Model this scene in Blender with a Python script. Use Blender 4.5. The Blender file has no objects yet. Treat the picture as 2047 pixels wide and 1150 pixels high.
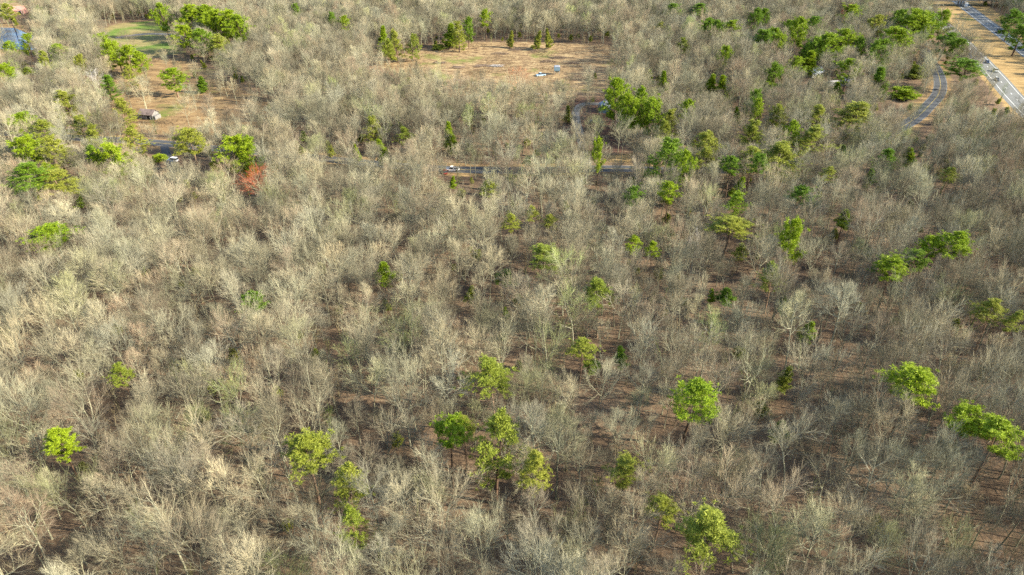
import bpy, math, random
import numpy as np
from mathutils import Vector
R = math.radians
rng = np.random.default_rng(11)
random.seed(11)
scene = bpy.context.scene
col = scene.collection

# ------------------------------------------------------------------ camera, sky, sun, exposure
F_PX, CAM_H, PITCH = 1383.0, 110.0, R(32.0)          # photo is 2047 x 1150
cam_d = bpy.data.cameras.new('camera')
cam = bpy.data.objects.new('camera', cam_d); col.objects.link(cam)
cam.location = (0, 0, CAM_H); cam.rotation_euler = (R(90) - PITCH, 0, 0)
cam_d.sensor_fit = 'HORIZONTAL'; cam_d.sensor_width = 36.0
cam_d.lens = 36.0 * F_PX / 2047.0
cam_d.clip_start = 1.0; cam_d.clip_end = 8000.0
scene.camera = cam

SUN_EL, SUN_AZ = R(27.0), R(102.0)                     # azimuth clockwise from +Y (view direction)
world = bpy.data.worlds.new('World'); scene.world = world; world.use_nodes = True
wn = world.node_tree; bg = wn.nodes['Background']
sky = wn.nodes.new('ShaderNodeTexSky'); sky.sky_type = 'NISHITA'; sky.sun_disc = False
sky.sun_elevation = SUN_EL; sky.sun_rotation = SUN_AZ; sky.altitude = 200
wn.links.new(sky.outputs[0], bg.inputs[0]); bg.inputs[1].default_value = 0.125
sun_d = bpy.data.lights.new('sun', 'SUN'); sun_d.energy = 5.0; sun_d.angle = R(0.55); sun_d.color = (1.0, 0.92, 0.755)
sun = bpy.data.objects.new('sun', sun_d); col.objects.link(sun)
sdir = Vector((math.sin(SUN_AZ) * math.cos(SUN_EL), math.cos(SUN_AZ) * math.cos(SUN_EL), math.sin(SUN_EL)))
sun.rotation_euler = sdir.to_track_quat('Z', 'Y').to_euler(); sun.location = (200, 0, 200)
vs = scene.view_settings
vs.view_transform = 'Standard'; vs.look = 'None'; vs.gamma = 1.0; vs.use_curve_mapping = False; vs.exposure = 1.5
cy = scene.cycles
cy.max_bounces = 5; cy.diffuse_bounces = 3; cy.glossy_bounces = 2; cy.transmission_bounces = 2; cy.transparent_max_bounces = 4
cy.volume_bounces = 1; cy.use_denoising = False; cy.sample_clamp_indirect = 4.0; cy.caustics_reflective = False; cy.caustics_refractive = False

# ------------------------------------------------------------------ pixels to the ground plane (or a plane at height z)
SP, CP = math.sin(PITCH), math.cos(PITCH)
def at(x, y, z=0.0):
    u = (x - 1023.5) / F_PX; v = (575.0 - y) / F_PX
    dy = CP + v * SP; dz = -SP + v * CP
    t = (CAM_H - z) / -dz
    return (u * t, dy * t, z)
def px(X, Y, Z=0.0):
    d = Y * CP + (CAM_H - Z) * SP
    return (1023.5 + F_PX * X / d, 575.0 - F_PX * (Y * SP - (CAM_H - Z) * CP) / d, d)

# ------------------------------------------------------------------ mesh helpers
def make_mesh(name, V, faces_list, mats, mat_idx=None, smooth=False):
    """V (n,3) array; faces_list: list of int arrays (m,3) or (m,4); mats: materials; mat_idx: one index per array"""
    me = bpy.data.meshes.new(name)
    V = np.asarray(V, dtype=np.float32)
    me.vertices.add(len(V)); me.vertices.foreach_set('co', V.ravel())
    loops = np.concatenate([f.ravel() for f in faces_list]).astype(np.int32)
    sizes = np.concatenate([np.full(len(f), f.shape[1], dtype=np.int32) for f in faces_list])
    starts = np.concatenate([[0], np.cumsum(sizes)[:-1]]).astype(np.int32)
    me.loops.add(len(loops)); me.loops.foreach_set('vertex_index', loops)
    me.polygons.add(len(sizes)); me.polygons.foreach_set('loop_start', starts)
    try: me.polygons.foreach_set('loop_total', sizes)
    except Exception: pass
    for m in mats: me.materials.append(m)
    if mat_idx is not None:
        mi = np.concatenate([np.full(len(f), mat_idx[i], dtype=np.int32) for i, f in enumerate(faces_list)])
        me.polygons.foreach_set('material_index', mi)
    me.polygons.foreach_set('use_smooth', np.full(len(sizes), bool(smooth)))
    me.update(calc_edges=True); me.validate()
    return me

class MB:
    """collects boxes, prisms and tubes into one mesh"""
    def __init__(self): self.v = []; self.f = []
    def add(self, vs_, fs_):
        b = len(self.v); self.v += [tuple(p) for p in vs_]; self.f += [tuple(b + i for i in f) for f in fs_]
        return self
    def box(self, x0, x1, y0, y1, z0, z1):
        return self.add([(x0,y0,z0),(x1,y0,z0),(x1,y1,z0),(x0,y1,z0),(x0,y0,z1),(x1,y0,z1),(x1,y1,z1),(x0,y1,z1)],
                        [(3,2,1,0),(4,5,6,7),(0,1,5,4),(1,2,6,5),(2,3,7,6),(3,0,4,7)])
    def loft(self, rings, cap=True):
        n = len(rings[0]); vs_ = [p for r in rings for p in r]; fs_ = []
        for k in range(len(rings) - 1):
            for i in range(n):
                j = (i + 1) % n; fs_.append((k*n+i, k*n+j, (k+1)*n+j, (k+1)*n+i))
        if cap: fs_.append(tuple(range(n))[::-1]); fs_.append(tuple((len(rings)-1)*n + i for i in range(n)))
        return self.add(vs_, fs_)
    def tube(self, pts, r, k=6):
        rings = []
        for i, p in enumerate(pts):
            a = Vector(pts[min(i+1, len(pts)-1)]) - Vector(pts[max(i-1, 0)]); a.normalize()
            u = a.cross(Vector((0.3, 0.2, 1))); u = u if u.length > 1e-3 else a.cross(Vector((1, 0, 0))); u.normalize(); w = a.cross(u)
            rr = r[i] if isinstance(r, (list, tuple)) else r
            rings.append([tuple(Vector(p) + rr * (math.cos(2*math.pi*q/k) * u + math.sin(2*math.pi*q/k) * w)) for q in range(k)])
        return self.loft(rings)
    def build(self, name, mat, parent=None, smooth=False):
        me = bpy.data.meshes.new(name); me.from_pydata(self.v, [], self.f); me.materials.append(mat)
        if smooth:
            for p in me.polygons: p.use_smooth = True
        me.update()
        o = bpy.data.objects.new(name, me); col.objects.link(o)
        if parent: o.parent = parent
        return o
def tag(o, label=None, cat=None, group=None, kind=None):
    if label: o['label'] = label
    if cat: o['category'] = cat
    if group: o['group'] = group
    if kind: o['kind'] = kind
    return o
def empty(name, loc, rz=0.0):
    o = bpy.data.objects.new(name, None); col.objects.link(o); o.location = loc; o.rotation_euler = (0, 0, rz); o.empty_display_size = 0.5
    return o
def copy_tree(o, parent=None):
    c = o.copy(); col.objects.link(c)
    if parent: c.parent = parent
    for ch in list(o.children): copy_tree(ch, c)
    return c

# ------------------------------------------------------------------ materials
def new_mat(name, rough=0.85, spec=0.25):
    m = bpy.data.materials.new(name); m.use_nodes = True
    nt = m.node_tree; b = nt.nodes['Principled BSDF']
    b.inputs['Roughness'].default_value = rough; b.inputs['Specular IOR Level'].default_value = spec
    return m, nt, b
def N(nt, typ, **kw):
    n = nt.nodes.new(typ)
    for k, v in kw.items(): setattr(n, k, v)
    return n
def noise(nt, scale, detail=4, rough=0.6, vec=None, dist=0.0):
    n = N(nt, 'ShaderNodeTexNoise'); n.inputs['Scale'].default_value = scale; n.inputs['Detail'].default_value = detail
    n.inputs['Roughness'].default_value = rough; n.inputs['Distortion'].default_value = dist
    if vec: nt.links.new(vec, n.inputs['Vector'])
    return n.outputs['Fac']
def ramp(nt, fac, stops, interp='LINEAR'):
    r = N(nt, 'ShaderNodeValToRGB'); r.color_ramp.interpolation = interp
    els = r.color_ramp.elements
    while len(els) < len(stops): els.new(0.5)
    for e, (p, c) in zip(els, stops): e.position = p; e.color = (*c, 1)
    nt.links.new(fac, r.inputs[0]); return r.outputs[0]
def mixc(nt, fac, a, b, blend='MIX'):
    m = N(nt, 'ShaderNodeMix', data_type='RGBA', blend_type=blend)
    for k, s in ((0, fac), (6, a), (7, b)):
        if isinstance(s, (int, float)): m.inputs[k].default_value = s
        elif isinstance(s, tuple): m.inputs[k].default_value = (*s, 1)
        else: nt.links.new(s, m.inputs[k])
    return m.outputs[2]
def objpos(nt, sx=1, sy=1, sz=1):
    g = N(nt, 'ShaderNodeNewGeometry'); mp = N(nt, 'ShaderNodeMapping'); mp.inputs['Scale'].default_value = (sx, sy, sz)
    nt.links.new(g.outputs['Position'], mp.inputs[0]); return mp.outputs[0]
def maprange(nt, v, a, b, c=0.0, d=1.0):
    m = N(nt, 'ShaderNodeMapRange'); nt.links.new(v, m.inputs[0])
    for i, q in enumerate((a, b, c, d)): m.inputs[1+i].default_value = q
    return m.outputs[0]
def bump(nt, b, h, strength=0.5, dist=0.3):
    n = N(nt, 'ShaderNodeBump'); n.inputs['Strength'].default_value = strength; n.inputs['Distance'].default_value = dist
    nt.links.new(h, n.inputs['Height']); nt.links.new(n.outputs[0], b.inputs['Normal'])
def plain(name, c, rough=0.6, spec=0.4, metal=0.0, var=0.12, scale=1.5):
    m, nt, b = new_mat(name, rough, spec); b.inputs['Metallic'].default_value = metal
    f = noise(nt, scale, 5, 0.65, objpos(nt))
    lo = tuple(q * (1 - var) for q in c); hi = tuple(min(1, q * (1 + var)) for q in c)
    nt.links.new(ramp(nt, f, [(0.3, lo), (0.7, hi)]), b.inputs['Base Color'])
    return m

LITTER = [(0.20, (0.040, 0.029, 0.021)), (0.42, (0.110, 0.076, 0.050)), (0.60, (0.190, 0.128, 0.078)), (0.82, (0.320, 0.225, 0.140))]
def litter_color(nt):
    a = noise(nt, 1.3, 7, 0.8, objpos(nt))
    b = noise(nt, 0.045, 4, 0.6, objpos(nt))
    f = N(nt, 'ShaderNodeMath', operation='MULTIPLY_ADD'); nt.links.new(b, f.inputs[0]); f.inputs[1].default_value = 0.6
    f2 = N(nt, 'ShaderNodeMath', operation='MULTIPLY'); nt.links.new(a, f2.inputs[0]); f2.inputs[1].default_value = 0.62
    nt.links.new(f2.outputs[0], f.inputs[2])
    c = ramp(nt, maprange(nt, f.outputs[0], 0.2, 0.95), LITTER)
    return c, a
M = {}
m, nt, b = new_mat('leaf_litter', 0.95, 0.1); c, h = litter_color(nt); nt.links.new(c, b.inputs['Base Color']); bump(nt, b, h, 0.7, 0.4); M['litter'] = m

def grass_mat(name, stops, green, green_amt, stretch=(0.25, 1.0), litter_edge=True):
    m, nt, b = new_mat(name, 0.95, 0.1)
    p = objpos(nt, stretch[0], stretch[1], 1)
    n1 = noise(nt, 0.35, 7, 0.72, p, 0.4); n2 = noise(nt, 0.03, 4, 0.6, objpos(nt)); n3 = noise(nt, 1.6, 4, 0.7, objpos(nt))
    f = N(nt, 'ShaderNodeMath', operation='MULTIPLY_ADD'); nt.links.new(n3, f.inputs[0]); f.inputs[1].default_value = 0.35
    f2 = N(nt, 'ShaderNodeMath', operation='MULTIPLY'); nt.links.new(n1, f2.inputs[0]); f2.inputs[1].default_value = 0.75
    nt.links.new(f2.outputs[0], f.inputs[2])
    c = ramp(nt, maprange(nt, f.outputs[0], 0.32, 0.78), stops)
    gf = maprange(nt, n2, 0.62 - green_amt * 0.14, 0.74 - green_amt * 0.14)
    c = mixc(nt, gf, c, mixc(nt, n1, green, tuple(q * 1.6 for q in green)))
    if litter_edge:
        lc, lh = litter_color(nt)
        at_ = N(nt, 'ShaderNodeAttribute', attribute_name='inside')
        e = N(nt, 'ShaderNodeMath', operation='ADD'); nt.links.new(at_.outputs['Fac'], e.inputs[0]); nt.links.new(maprange(nt, n1, 0.2, 0.8, -0.55, 0.55), e.inputs[1])
        c = mixc(nt, maprange(nt, e.outputs[0], 0.30, 0.60), lc, c)
    nt.links.new(c, b.inputs['Base Color']); bump(nt, b, f.outputs[0], 0.8, 0.35)
    return m
M['straw'] = grass_mat('straw_grass', [(0.22, (0.075, 0.050, 0.032)), (0.40, (0.20, 0.130, 0.07)), (0.56, (0.34, 0.235, 0.12)), (0.8, (0.48, 0.385, 0.21))], (0.12, 0.145, 0.03), 0.3, (0.5, 1.0))
M['meadow'] = grass_mat('meadow_grass', [(0.15, (0.085, 0.05, 0.028)), (0.4, (0.22, 0.14, 0.07)), (0.62, (0.32, 0.215, 0.10)), (0.88, (0.40, 0.30, 0.15))], (0.11, 0.13, 0.03), 0.35)
M['lawn'] = grass_mat('lawn_grass', [(0.15, (0.16, 0.14, 0.06)), (0.5, (0.27, 0.22, 0.095)), (0.85, (0.38, 0.31, 0.15))], (0.10, 0.15, 0.03), 0.9)
M['verge'] = grass_mat('verge_grass', [(0.15, (0.20, 0.13, 0.05)), (0.5, (0.36, 0.24, 0.10)), (0.85, (0.45, 0.32, 0.15))], (0.13, 0.15, 0.03), 0.2)
M['yard'] = grass_mat('bare_earth', [(0.15, (0.05, 0.028, 0.02)), (0.5, (0.12, 0.066, 0.045)), (0.85, (0.21, 0.13, 0.09))], (0.06, 0.07, 0.03), 0.0)

def asphalt(name, c0, c1):
    m, nt, b = new_mat(name, 0.85, 0.3)
    n1 = noise(nt, 0.25, 6, 0.7, objpos(nt)); n2 = noise(nt, 6, 3, 0.7, objpos(nt))
    c = mixc(nt, 0.35, ramp(nt, n1, [(0.3, c0), (0.7, c1)]), ramp(nt, n2, [(0.3, c0), (0.7, c1)]))
    nt.links.new(c, b.inputs['Base Color']); return m
M['asphalt'] = asphalt('weathered_asphalt', (0.15, 0.15, 0.135), (0.21, 0.21, 0.19))
M['asphalt2'] = asphalt('lane_asphalt', (0.055, 0.058, 0.062), (0.09, 0.093, 0.095))
M['gravel'] = asphalt('gravel_drive', (0.11, 0.105, 0.095), (0.25, 0.24, 0.22))
M['line'] = plain('road_paint', (0.78, 0.77, 0.72), 0.7, 0.3, 0, 0.1, 3)
M['faded'] = plain('faded_paint', (0.36, 0.36, 0.34), 0.8, 0.2, 0, 0.3, 1)
M['yline'] = plain('yellow_paint', (0.40, 0.30, 0.08), 0.7, 0.3, 0, 0.1, 3)
M['concrete'] = plain('concrete', (0.42, 0.40, 0.36), 0.85, 0.2, 0, 0.2, 0.8)
m, nt, b = new_mat('pond_water', 0.06, 0.5); b.inputs['Base Color'].default_value = (0.012, 0.075, 0.19, 1); bump(nt, b, noise(nt, 2.2, 4, 0.6, objpos(nt)), 0.12, 0.15); M['water'] = m  # blue of the reflected sky is put into the water's base colour

def bark(name, stops, green=0.0, top=None):
    """bark or twig colour with variation from tree to tree"""
    m, nt, b = new_mat(name, 0.9, 0.15)
    oi = N(nt, 'ShaderNodeObjectInfo')
    c = ramp(nt, oi.outputs['Random'], stops)
    n1 = noise(nt, 1.1, 4, 0.65, objpos(nt))
    c = mixc(nt, maprange(nt, n1, 0.35, 0.7, 0.0, 0.55), c, (0.33, 0.365, 0.235)) if green else c
    n2 = noise(nt, 0.35, 3, 0.6, objpos(nt))
    c = mixc(nt, 1.0, c, ramp(nt, n2, [(0.3, (0.78, 0.78, 0.78)), (0.7, (1.12, 1.1, 1.06))]), 'MULTIPLY')
    wn_ = N(nt, 'ShaderNodeTexWhiteNoise', noise_dimensions='1D'); nt.links.new(oi.outputs['Random'], wn_.inputs['W'])
    c = mixc(nt, 1.0, c, ramp(nt, wn_.outputs['Value'], [(0.0, (0.52, 0.51, 0.50)), (0.5, (0.92, 0.92, 0.92)), (1.0, (1.26, 1.24, 1.18))]), 'MULTIPLY')
    nt.links.new(c, b.inputs['Base Color']); return m
M['bark'] = bark('lichen_bark', [(0.0, (0.31, 0.285, 0.20)), (0.3, (0.25, 0.23, 0.165)), (0.6, (0.345, 0.33, 0.24)), (0.85, (0.19, 0.17, 0.125)), (1.0, (0.39, 0.37, 0.28))], 1)
M['twig'] = bark('bare_twigs', [(0.0, (0.35, 0.29, 0.185)), (0.16, (0.29, 0.265, 0.18)), (0.32, (0.375, 0.33, 0.22)), (0.45, (0.33, 0.325, 0.24)), (0.58, (0.35, 0.26, 0.175)), (0.7, (0.29, 0.29, 0.195)), (0.84, (0.385, 0.355, 0.245)), (0.95, (0.32, 0.32, 0.17)), (1.0, (0.28, 0.33, 0.12))])
M['sapling'] = bark('sapling_twigs', [(0.0, (0.30, 0.235, 0.14)), (0.35, (0.255, 0.22, 0.135)), (0.6, (0.34, 0.275, 0.165)), (0.8, (0.26, 0.225, 0.13)), (0.88, (0.20, 0.24, 0.07)), (1.0, (0.17, 0.24, 0.05))])
M['red_twig'] = bark('red_bud_twigs', [(0.0, (0.42, 0.10, 0.05)), (1.0, (0.42, 0.11, 0.055))])
M['orange_twig'] = bark('orange_bud_twigs', [(0.0, (0.42, 0.22, 0.12)), (1.0, (0.42, 0.22, 0.12))])
M['green_twig'] = bark('green_bud_twigs', [(0.0, (0.25, 0.29, 0.09)), (1.0, (0.30, 0.32, 0.12))])
M['snag'] = bark('bleached_wood', [(0.0, (0.52, 0.50, 0.46)), (1.0, (0.56, 0.54, 0.50))])
M['pine_bark'] = bark('pine_bark', [(0.0, (0.19, 0.115, 0.075)), (1.0, (0.24, 0.17, 0.12))])
def needles(name, dark, light, warm):
    m, nt, b = new_mat(name, 0.65, 0.3)
    oi = N(nt, 'ShaderNodeObjectInfo')
    n1 = noise(nt, 0.8, 3, 0.6, objpos(nt))
    c = mixc(nt, maprange(nt, n1, 0.3, 0.7), dark, light)
    c = mixc(nt, maprange(nt, oi.outputs['Random'], 0, 1, 0.0, 0.5), c, warm)
    nt.links.new(c, b.inputs['Base Color'])
    t = N(nt, 'ShaderNodeBsdfTranslucent'); nt.links.new(c, t.inputs[0])
    ms = N(nt, 'ShaderNodeMixShader'); ms.inputs[0].default_value = 0.18
    nt.links.new(b.outputs[0], ms.inputs[1]); nt.links.new(t.outputs[0], ms.inputs[2])
    nt.links.new(ms.outputs[0], nt.nodes['Material Output'].inputs['Surface']); return m
M['b'] = needles('bright_needles', (0.14, 0.22, 0.008), (0.28, 0.38, 0.012), (0.31, 0.38, 0.010))
M['d'] = needles('deep_needles', (0.085, 0.165, 0.010), (0.17, 0.285, 0.015), (0.20, 0.28, 0.015))
M['o'] = needles('olive_needles', (0.18, 0.215, 0.025), (0.30, 0.335, 0.035), (0.33, 0.32, 0.045))
M['y'] = needles('yellow_green_leaves', (0.145, 0.19, 0.020), (0.245, 0.30, 0.028), (0.27, 0.29, 0.035))

# ------------------------------------------------------------------ ground, fields
def struct(o): o['kind'] = 'structure'; return o
gx = np.linspace(-1500, 1500, 61); gy = np.linspace(-200, 2800, 61)
X, Y = np.meshgrid(gx, gy); V = np.stack([X, Y, np.zeros_like(X)], -1).reshape(-1, 3)
idx = np.arange(61 * 61).reshape(61, 61)
Q = np.stack([idx[:-1, :-1], idx[:-1, 1:], idx[1:, 1:], idx[1:, :-1]], -1).reshape(-1, 4)
struct(bpy.data.objects.new('ground', make_mesh('ground', V, [Q], [M['litter']])))
col.objects.link(bpy.data.objects['ground'])

def inpoly(P, x, y):
    c = False; n = len(P)
    for i in range(n):
        x0, y0 = P[i][:2]; x1, y1 = P[i-1][:2]
        if (y0 > y) != (y1 > y) and x < (x1-x0) * (y-y0) / (y1-y0) + x0: c = not c
    return c
def field(name, P, mat, z, step=3.0, soft=9.0):
    """a sheet over the polygon's grid cells, with 'inside' rising from 0 at its border"""
    P = np.array([p[:2] for p in P]); lo = P.min(0); hi = P.max(0)
    xs = np.arange(lo[0] - step, hi[0] + step * 1.5, step); ys = np.arange(lo[1] - step, hi[1] + step * 1.5, step)
    X, Y = np.meshgrid(xs, ys); pts = np.stack([X.ravel(), Y.ravel()], 1)
    A = P; B = np.roll(P, -1, 0); d = np.full(len(pts), 1e9); ins = np.zeros(len(pts), bool)
    for a, b_ in zip(A, B):
        ab = b_ - a; t = np.clip(((pts - a) @ ab) / (ab @ ab), 0, 1); d = np.minimum(d, np.linalg.norm(pts - a - t[:, None] * ab, axis=1))
        cond = (a[1] > pts[:, 1]) != (b_[1] > pts[:, 1])
        with np.errstate(divide='ignore', invalid='ignore'):
            xi = (b_[0] - a[0]) * (pts[:, 1] - a[1]) / (b_[1] - a[1]) + a[0]
        ins ^= cond & (pts[:, 0] < xi)
    val = np.where(ins, np.clip(d / soft, 0, 1), -np.clip(d / soft, 0, 1))
    idx = np.arange(len(pts)).reshape(X.shape)
    Q = np.stack([idx[:-1, :-1], idx[:-1, 1:], idx[1:, 1:], idx[1:, :-1]], -1).reshape(-1, 4)
    Q = Q[(val[Q] > -0.75).any(1)]
    me = make_mesh(name, np.c_[pts, np.full(len(pts), z)], [Q], [mat])
    a = me.attributes.new('inside', 'FLOAT', 'POINT'); a.data.foreach_set('value', (val * 0.5 + 0.45).astype(np.float32))
    o = bpy.data.objects.new(name, me); col.objects.link(o); return struct(o)
def poly(pts): return [at(*p) for p in pts]
CLEARING = poly([(742,122),(790,110),(850,101),(884,90),(960,85),(1060,85),(1150,88),(1246,93),(1240,112),(1226,130),(1205,160),(1215,195),(1150,205),(1100,196),(1040,205),(960,212),(905,205),(868,170),(820,150),(770,134)])
YARD = poly([(1122,205),(1180,190),(1222,205),(1236,270),(1256,318),(1190,318),(1142,290)])
MEADOW = poly([(232,128),(330,105),(400,135),(470,170),(545,215),(568,262),(545,282),(420,282),(300,300),(232,322),(205,262),(222,200)])
LAWN = poly([(200,58),(240,47),(308,42),(352,58),(358,108),(296,118),(240,108),(196,80)])
FARFIELD = poly([(-260,-12),(92,-14),(88,13),(-40,20),(-300,22)])
POND = poly([(-150,58),(-40,54),(30,56),(60,70),(110,84),(112,96),(60,100),(0,98),(-120,100)])
POND_BANK = poly([(-200,48),(-40,46),(40,48),(80,62),(135,84),(140,108),(60,112),(0,110),(-160,116)])
FARSTRIP = poly([(1195,309),(1265,309),(1268,326),(1190,326)])
field('far_field', FARFIELD, M['straw'], 0.016)
field('clearing_field', CLEARING, M['straw'], 0.004, 2.5, 8)
field('roadside_grass', FARSTRIP, M['verge'], 0.022, 2, 3)
field('house_yard', YARD, M['yard'], 0.008, 2, 5)
field('barn_meadow', MEADOW, M['meadow'], 0.010, 2.5, 10)
field('pond_lawn', LAWN, M['lawn'], 0.014, 2.5, 6)
field('pond_bank', POND_BANK, M['meadow'], 0.004, 2.5, 8)
mb = MB(); n = len(POND); mb.add([(p[0], p[1], 0.02) for p in POND], [tuple(range(n))]); struct(mb.build('pond_water', M['water']))

# ------------------------------------------------------------------ roads
def smooth_line(P, n=8):
    P = [np.array(p[:2], float) for p in P]; P = [2*P[0]-P[1]] + P + [2*P[-1]-P[-2]]; out = []
    for i in range(1, len(P)-2):
        for k in range(n):
            t = k / n; a, b_, c_, d_ = P[i-1:i+3]
            out.append(0.5*((2*b_) + (c_-a)*t + (2*a-5*b_+4*c_-d_)*t*t + (3*b_-a-3*c_+d_)*t**3))
    out.append(P[-2]); return np.array(out)
def offset(L, d):
    T = np.gradient(L, axis=0); T /= np.linalg.norm(T, axis=1)[:, None]
    return L + d * np.c_[T[:, 1], -T[:, 0]]                # positive = to the right of travel
def ribbon(mb, L, d0, d1, z):
    A = offset(L, d0); B = offset(L, d1); n = len(L)
    return mb.add([(p[0], p[1], z) for p in A] + [(p[0], p[1], z) for p in B], [(i, n+i, n+i+1, i+1) for i in range(n-1)])
def resample(L, step):
    s = np.r_[0, np.cumsum(np.linalg.norm(np.diff(L, axis=0), axis=1))]; q = np.arange(0, s[-1], step)
    return np.c_[np.interp(q, s, L[:, 0]), np.interp(q, s, L[:, 1])]
def dashes(mb, L, d, w, z, on, off):
    L2 = resample(L, 1.5); k = int((on + off) / 1.5); o = int(on / 1.5) + 1
    for i in range(0, len(L2) - o, k): ribbon(mb, L2[i:i+o], d - w/2, d + w/2, z)
    return mb
HWY_N = np.array([(215, 190), (262, 346), (286, 415), (307, 478), (331, 556), (357, 640), (400, 780), (440, 920)], float)
HWY_N = smooth_line(HWY_N, 10)
HWY_F = offset(HWY_N, 32.5)
def verge(name, L, d0, d1, mat, z):
    P = [tuple(p) for p in offset(L, d0)] + [tuple(p) for p in offset(L, d1)][::-1]
    return field(name, P, mat, z, 3.0, 2.5)
verge('highway_verge', HWY_N, -9.0, 52.0, M['verge'], 0.004)
for nm, L in (('highway_carriageway', HWY_N), ('highway_carriageway', HWY_F)):
    far = L is HWY_F
    rd = struct(ribbon(MB(), L, -6.3 if not far else -5.2, 5.2 if not far else 6.3, 0.02).build(nm, M['asphalt']))
    e = ribbon(MB(), L, -3.95, -3.7, 0.026); e.build('edge_line', M['line'], rd)
    e = ribbon(MB(), L, 3.7, 3.95, 0.026); e.build('edge_line', M['line'], rd)
    dashes(MB(), L, 0.0, 0.3, 0.026, 3.0, 9.0).build('lane_dashes', M['line'], rd)
FRONT = [at(*p) for p in [(1846,98),(1852,113),(1868,133),(1879,160),(1877,186),(1858,210),(1815,247),(1700,300),(1560,330),(1400,342),(1230,337),(1050,341),(890,338),(720,325),(560,308),(420,296),(330,287),(230,280),(60,270),(-200,250),(-500,235)]]
FRONT = np.vstack([[(272.0, 520.0), (279.0, 620.0)][::-1], [p[:2] for p in FRONT]])
FRONT = smooth_line(FRONT, 6)
P = [tuple(p) for p in offset(FRONT, -6.5)] + [tuple(p) for p in offset(FRONT, 6.5)][::-1]
field('road_verge', P, M['meadow'], 0.018, 2.5, 3)
rd = struct(ribbon(MB(), FRONT, -3.4, 3.4, 0.03).build('country_road', M['asphalt2']))
ribbon(MB(), FRONT, -3.2, -3.1, 0.036).build('edge_line', M['faded'], rd); ribbon(MB(), FRONT, 3.1, 3.2, 0.036).build('edge_line', M['faded'], rd)
ribbon(MB(), FRONT, -0.18, -0.06, 0.036).build('centre_line', M['yline'], rd); ribbon(MB(), FRONT, 0.06, 0.18, 0.036).build('centre_line', M['yline'], rd)
DRIVE = smooth_line([at(*p) for p in [(1172,334),(1168,306),(1160,272),(1152,240),(1152,220),(1168,208),(1198,208)]], 6)
struct(ribbon(MB(), DRIVE, -2.0, 2.0, 0.024).build('gravel_driveway', M['gravel']))
LDRIVE = smooth_line([at(*p) for p in [(232,76),(262,71),(300,68),(340,69),(370,74)]], 6)
struct(ribbon(MB(), LDRIVE, -2.6, 2.6, 0.024).build('gravel_driveway', M['gravel']))
FDRIVE = smooth_line([at(*p) for p in [(328,292),(333,308),(342,328),(352,350)]], 6)
struct(ribbon(MB(), FDRIVE, -1.7, 1.7, 0.04).build('gravel_driveway', M['asphalt2']))

# ------------------------------------------------------------------ buildings and the bridge
M['old_wood'] = plain('weathered_boards', (0.21, 0.20, 0.185), 0.9, 0.1, 0, 0.35, 1.2)
M['tin'] = plain('rusty_tin', (0.22, 0.165, 0.14), 0.75, 0.2, 0.0, 0.5, 0.5)
M['dark'] = plain('dark_opening', (0.03, 0.03, 0.035), 0.8, 0.2)
M['shingle'] = plain('grey_blue_shingles', (0.30, 0.34, 0.39), 0.85, 0.2, 0, 0.2, 1.0)
M['shingle2'] = plain('slate_grey_shingles', (0.22, 0.24, 0.28), 0.85, 0.2, 0, 0.2, 1.0)
M['siding'] = plain('pale_siding', (0.30, 0.295, 0.28), 0.7, 0.3, 0, 0.15, 0.8)
M['pink'] = plain('pink_brick', (0.50, 0.27, 0.22), 0.85, 0.2, 0, 0.2, 1.0)
M['glass'] = plain('window_glass', (0.03, 0.04, 0.05), 0.08, 0.6)
M['white'] = plain('white_paint', (0.78, 0.77, 0.74), 0.5, 0.4, 0, 0.06)
M['bluetin'] = plain('blue_grey_tin', (0.20, 0.31, 0.38), 0.5, 0.5, 0.1, 0.12)
M['wood'] = plain('cut_logs', (0.20, 0.15, 0.11), 0.9, 0.1, 0, 0.35, 1.5)
M['plank'] = plain('pale_planks', (0.52, 0.49, 0.46), 0.8, 0.2, 0, 0.2, 1.5)
M['rubber'] = plain('black_rubber', (0.02, 0.02, 0.02), 0.8, 0.2)
M['steel'] = plain('galvanised_steel', (0.5, 0.5, 0.5), 0.4, 0.5, 0.6)
M['sign'] = plain('sign_green', (0.02, 0.22, 0.13), 0.4, 0.4)
M['pole'] = plain('creosote_pole', (0.15, 0.11, 0.08), 0.9, 0.1)
BUILD_SPOTS = []
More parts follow.
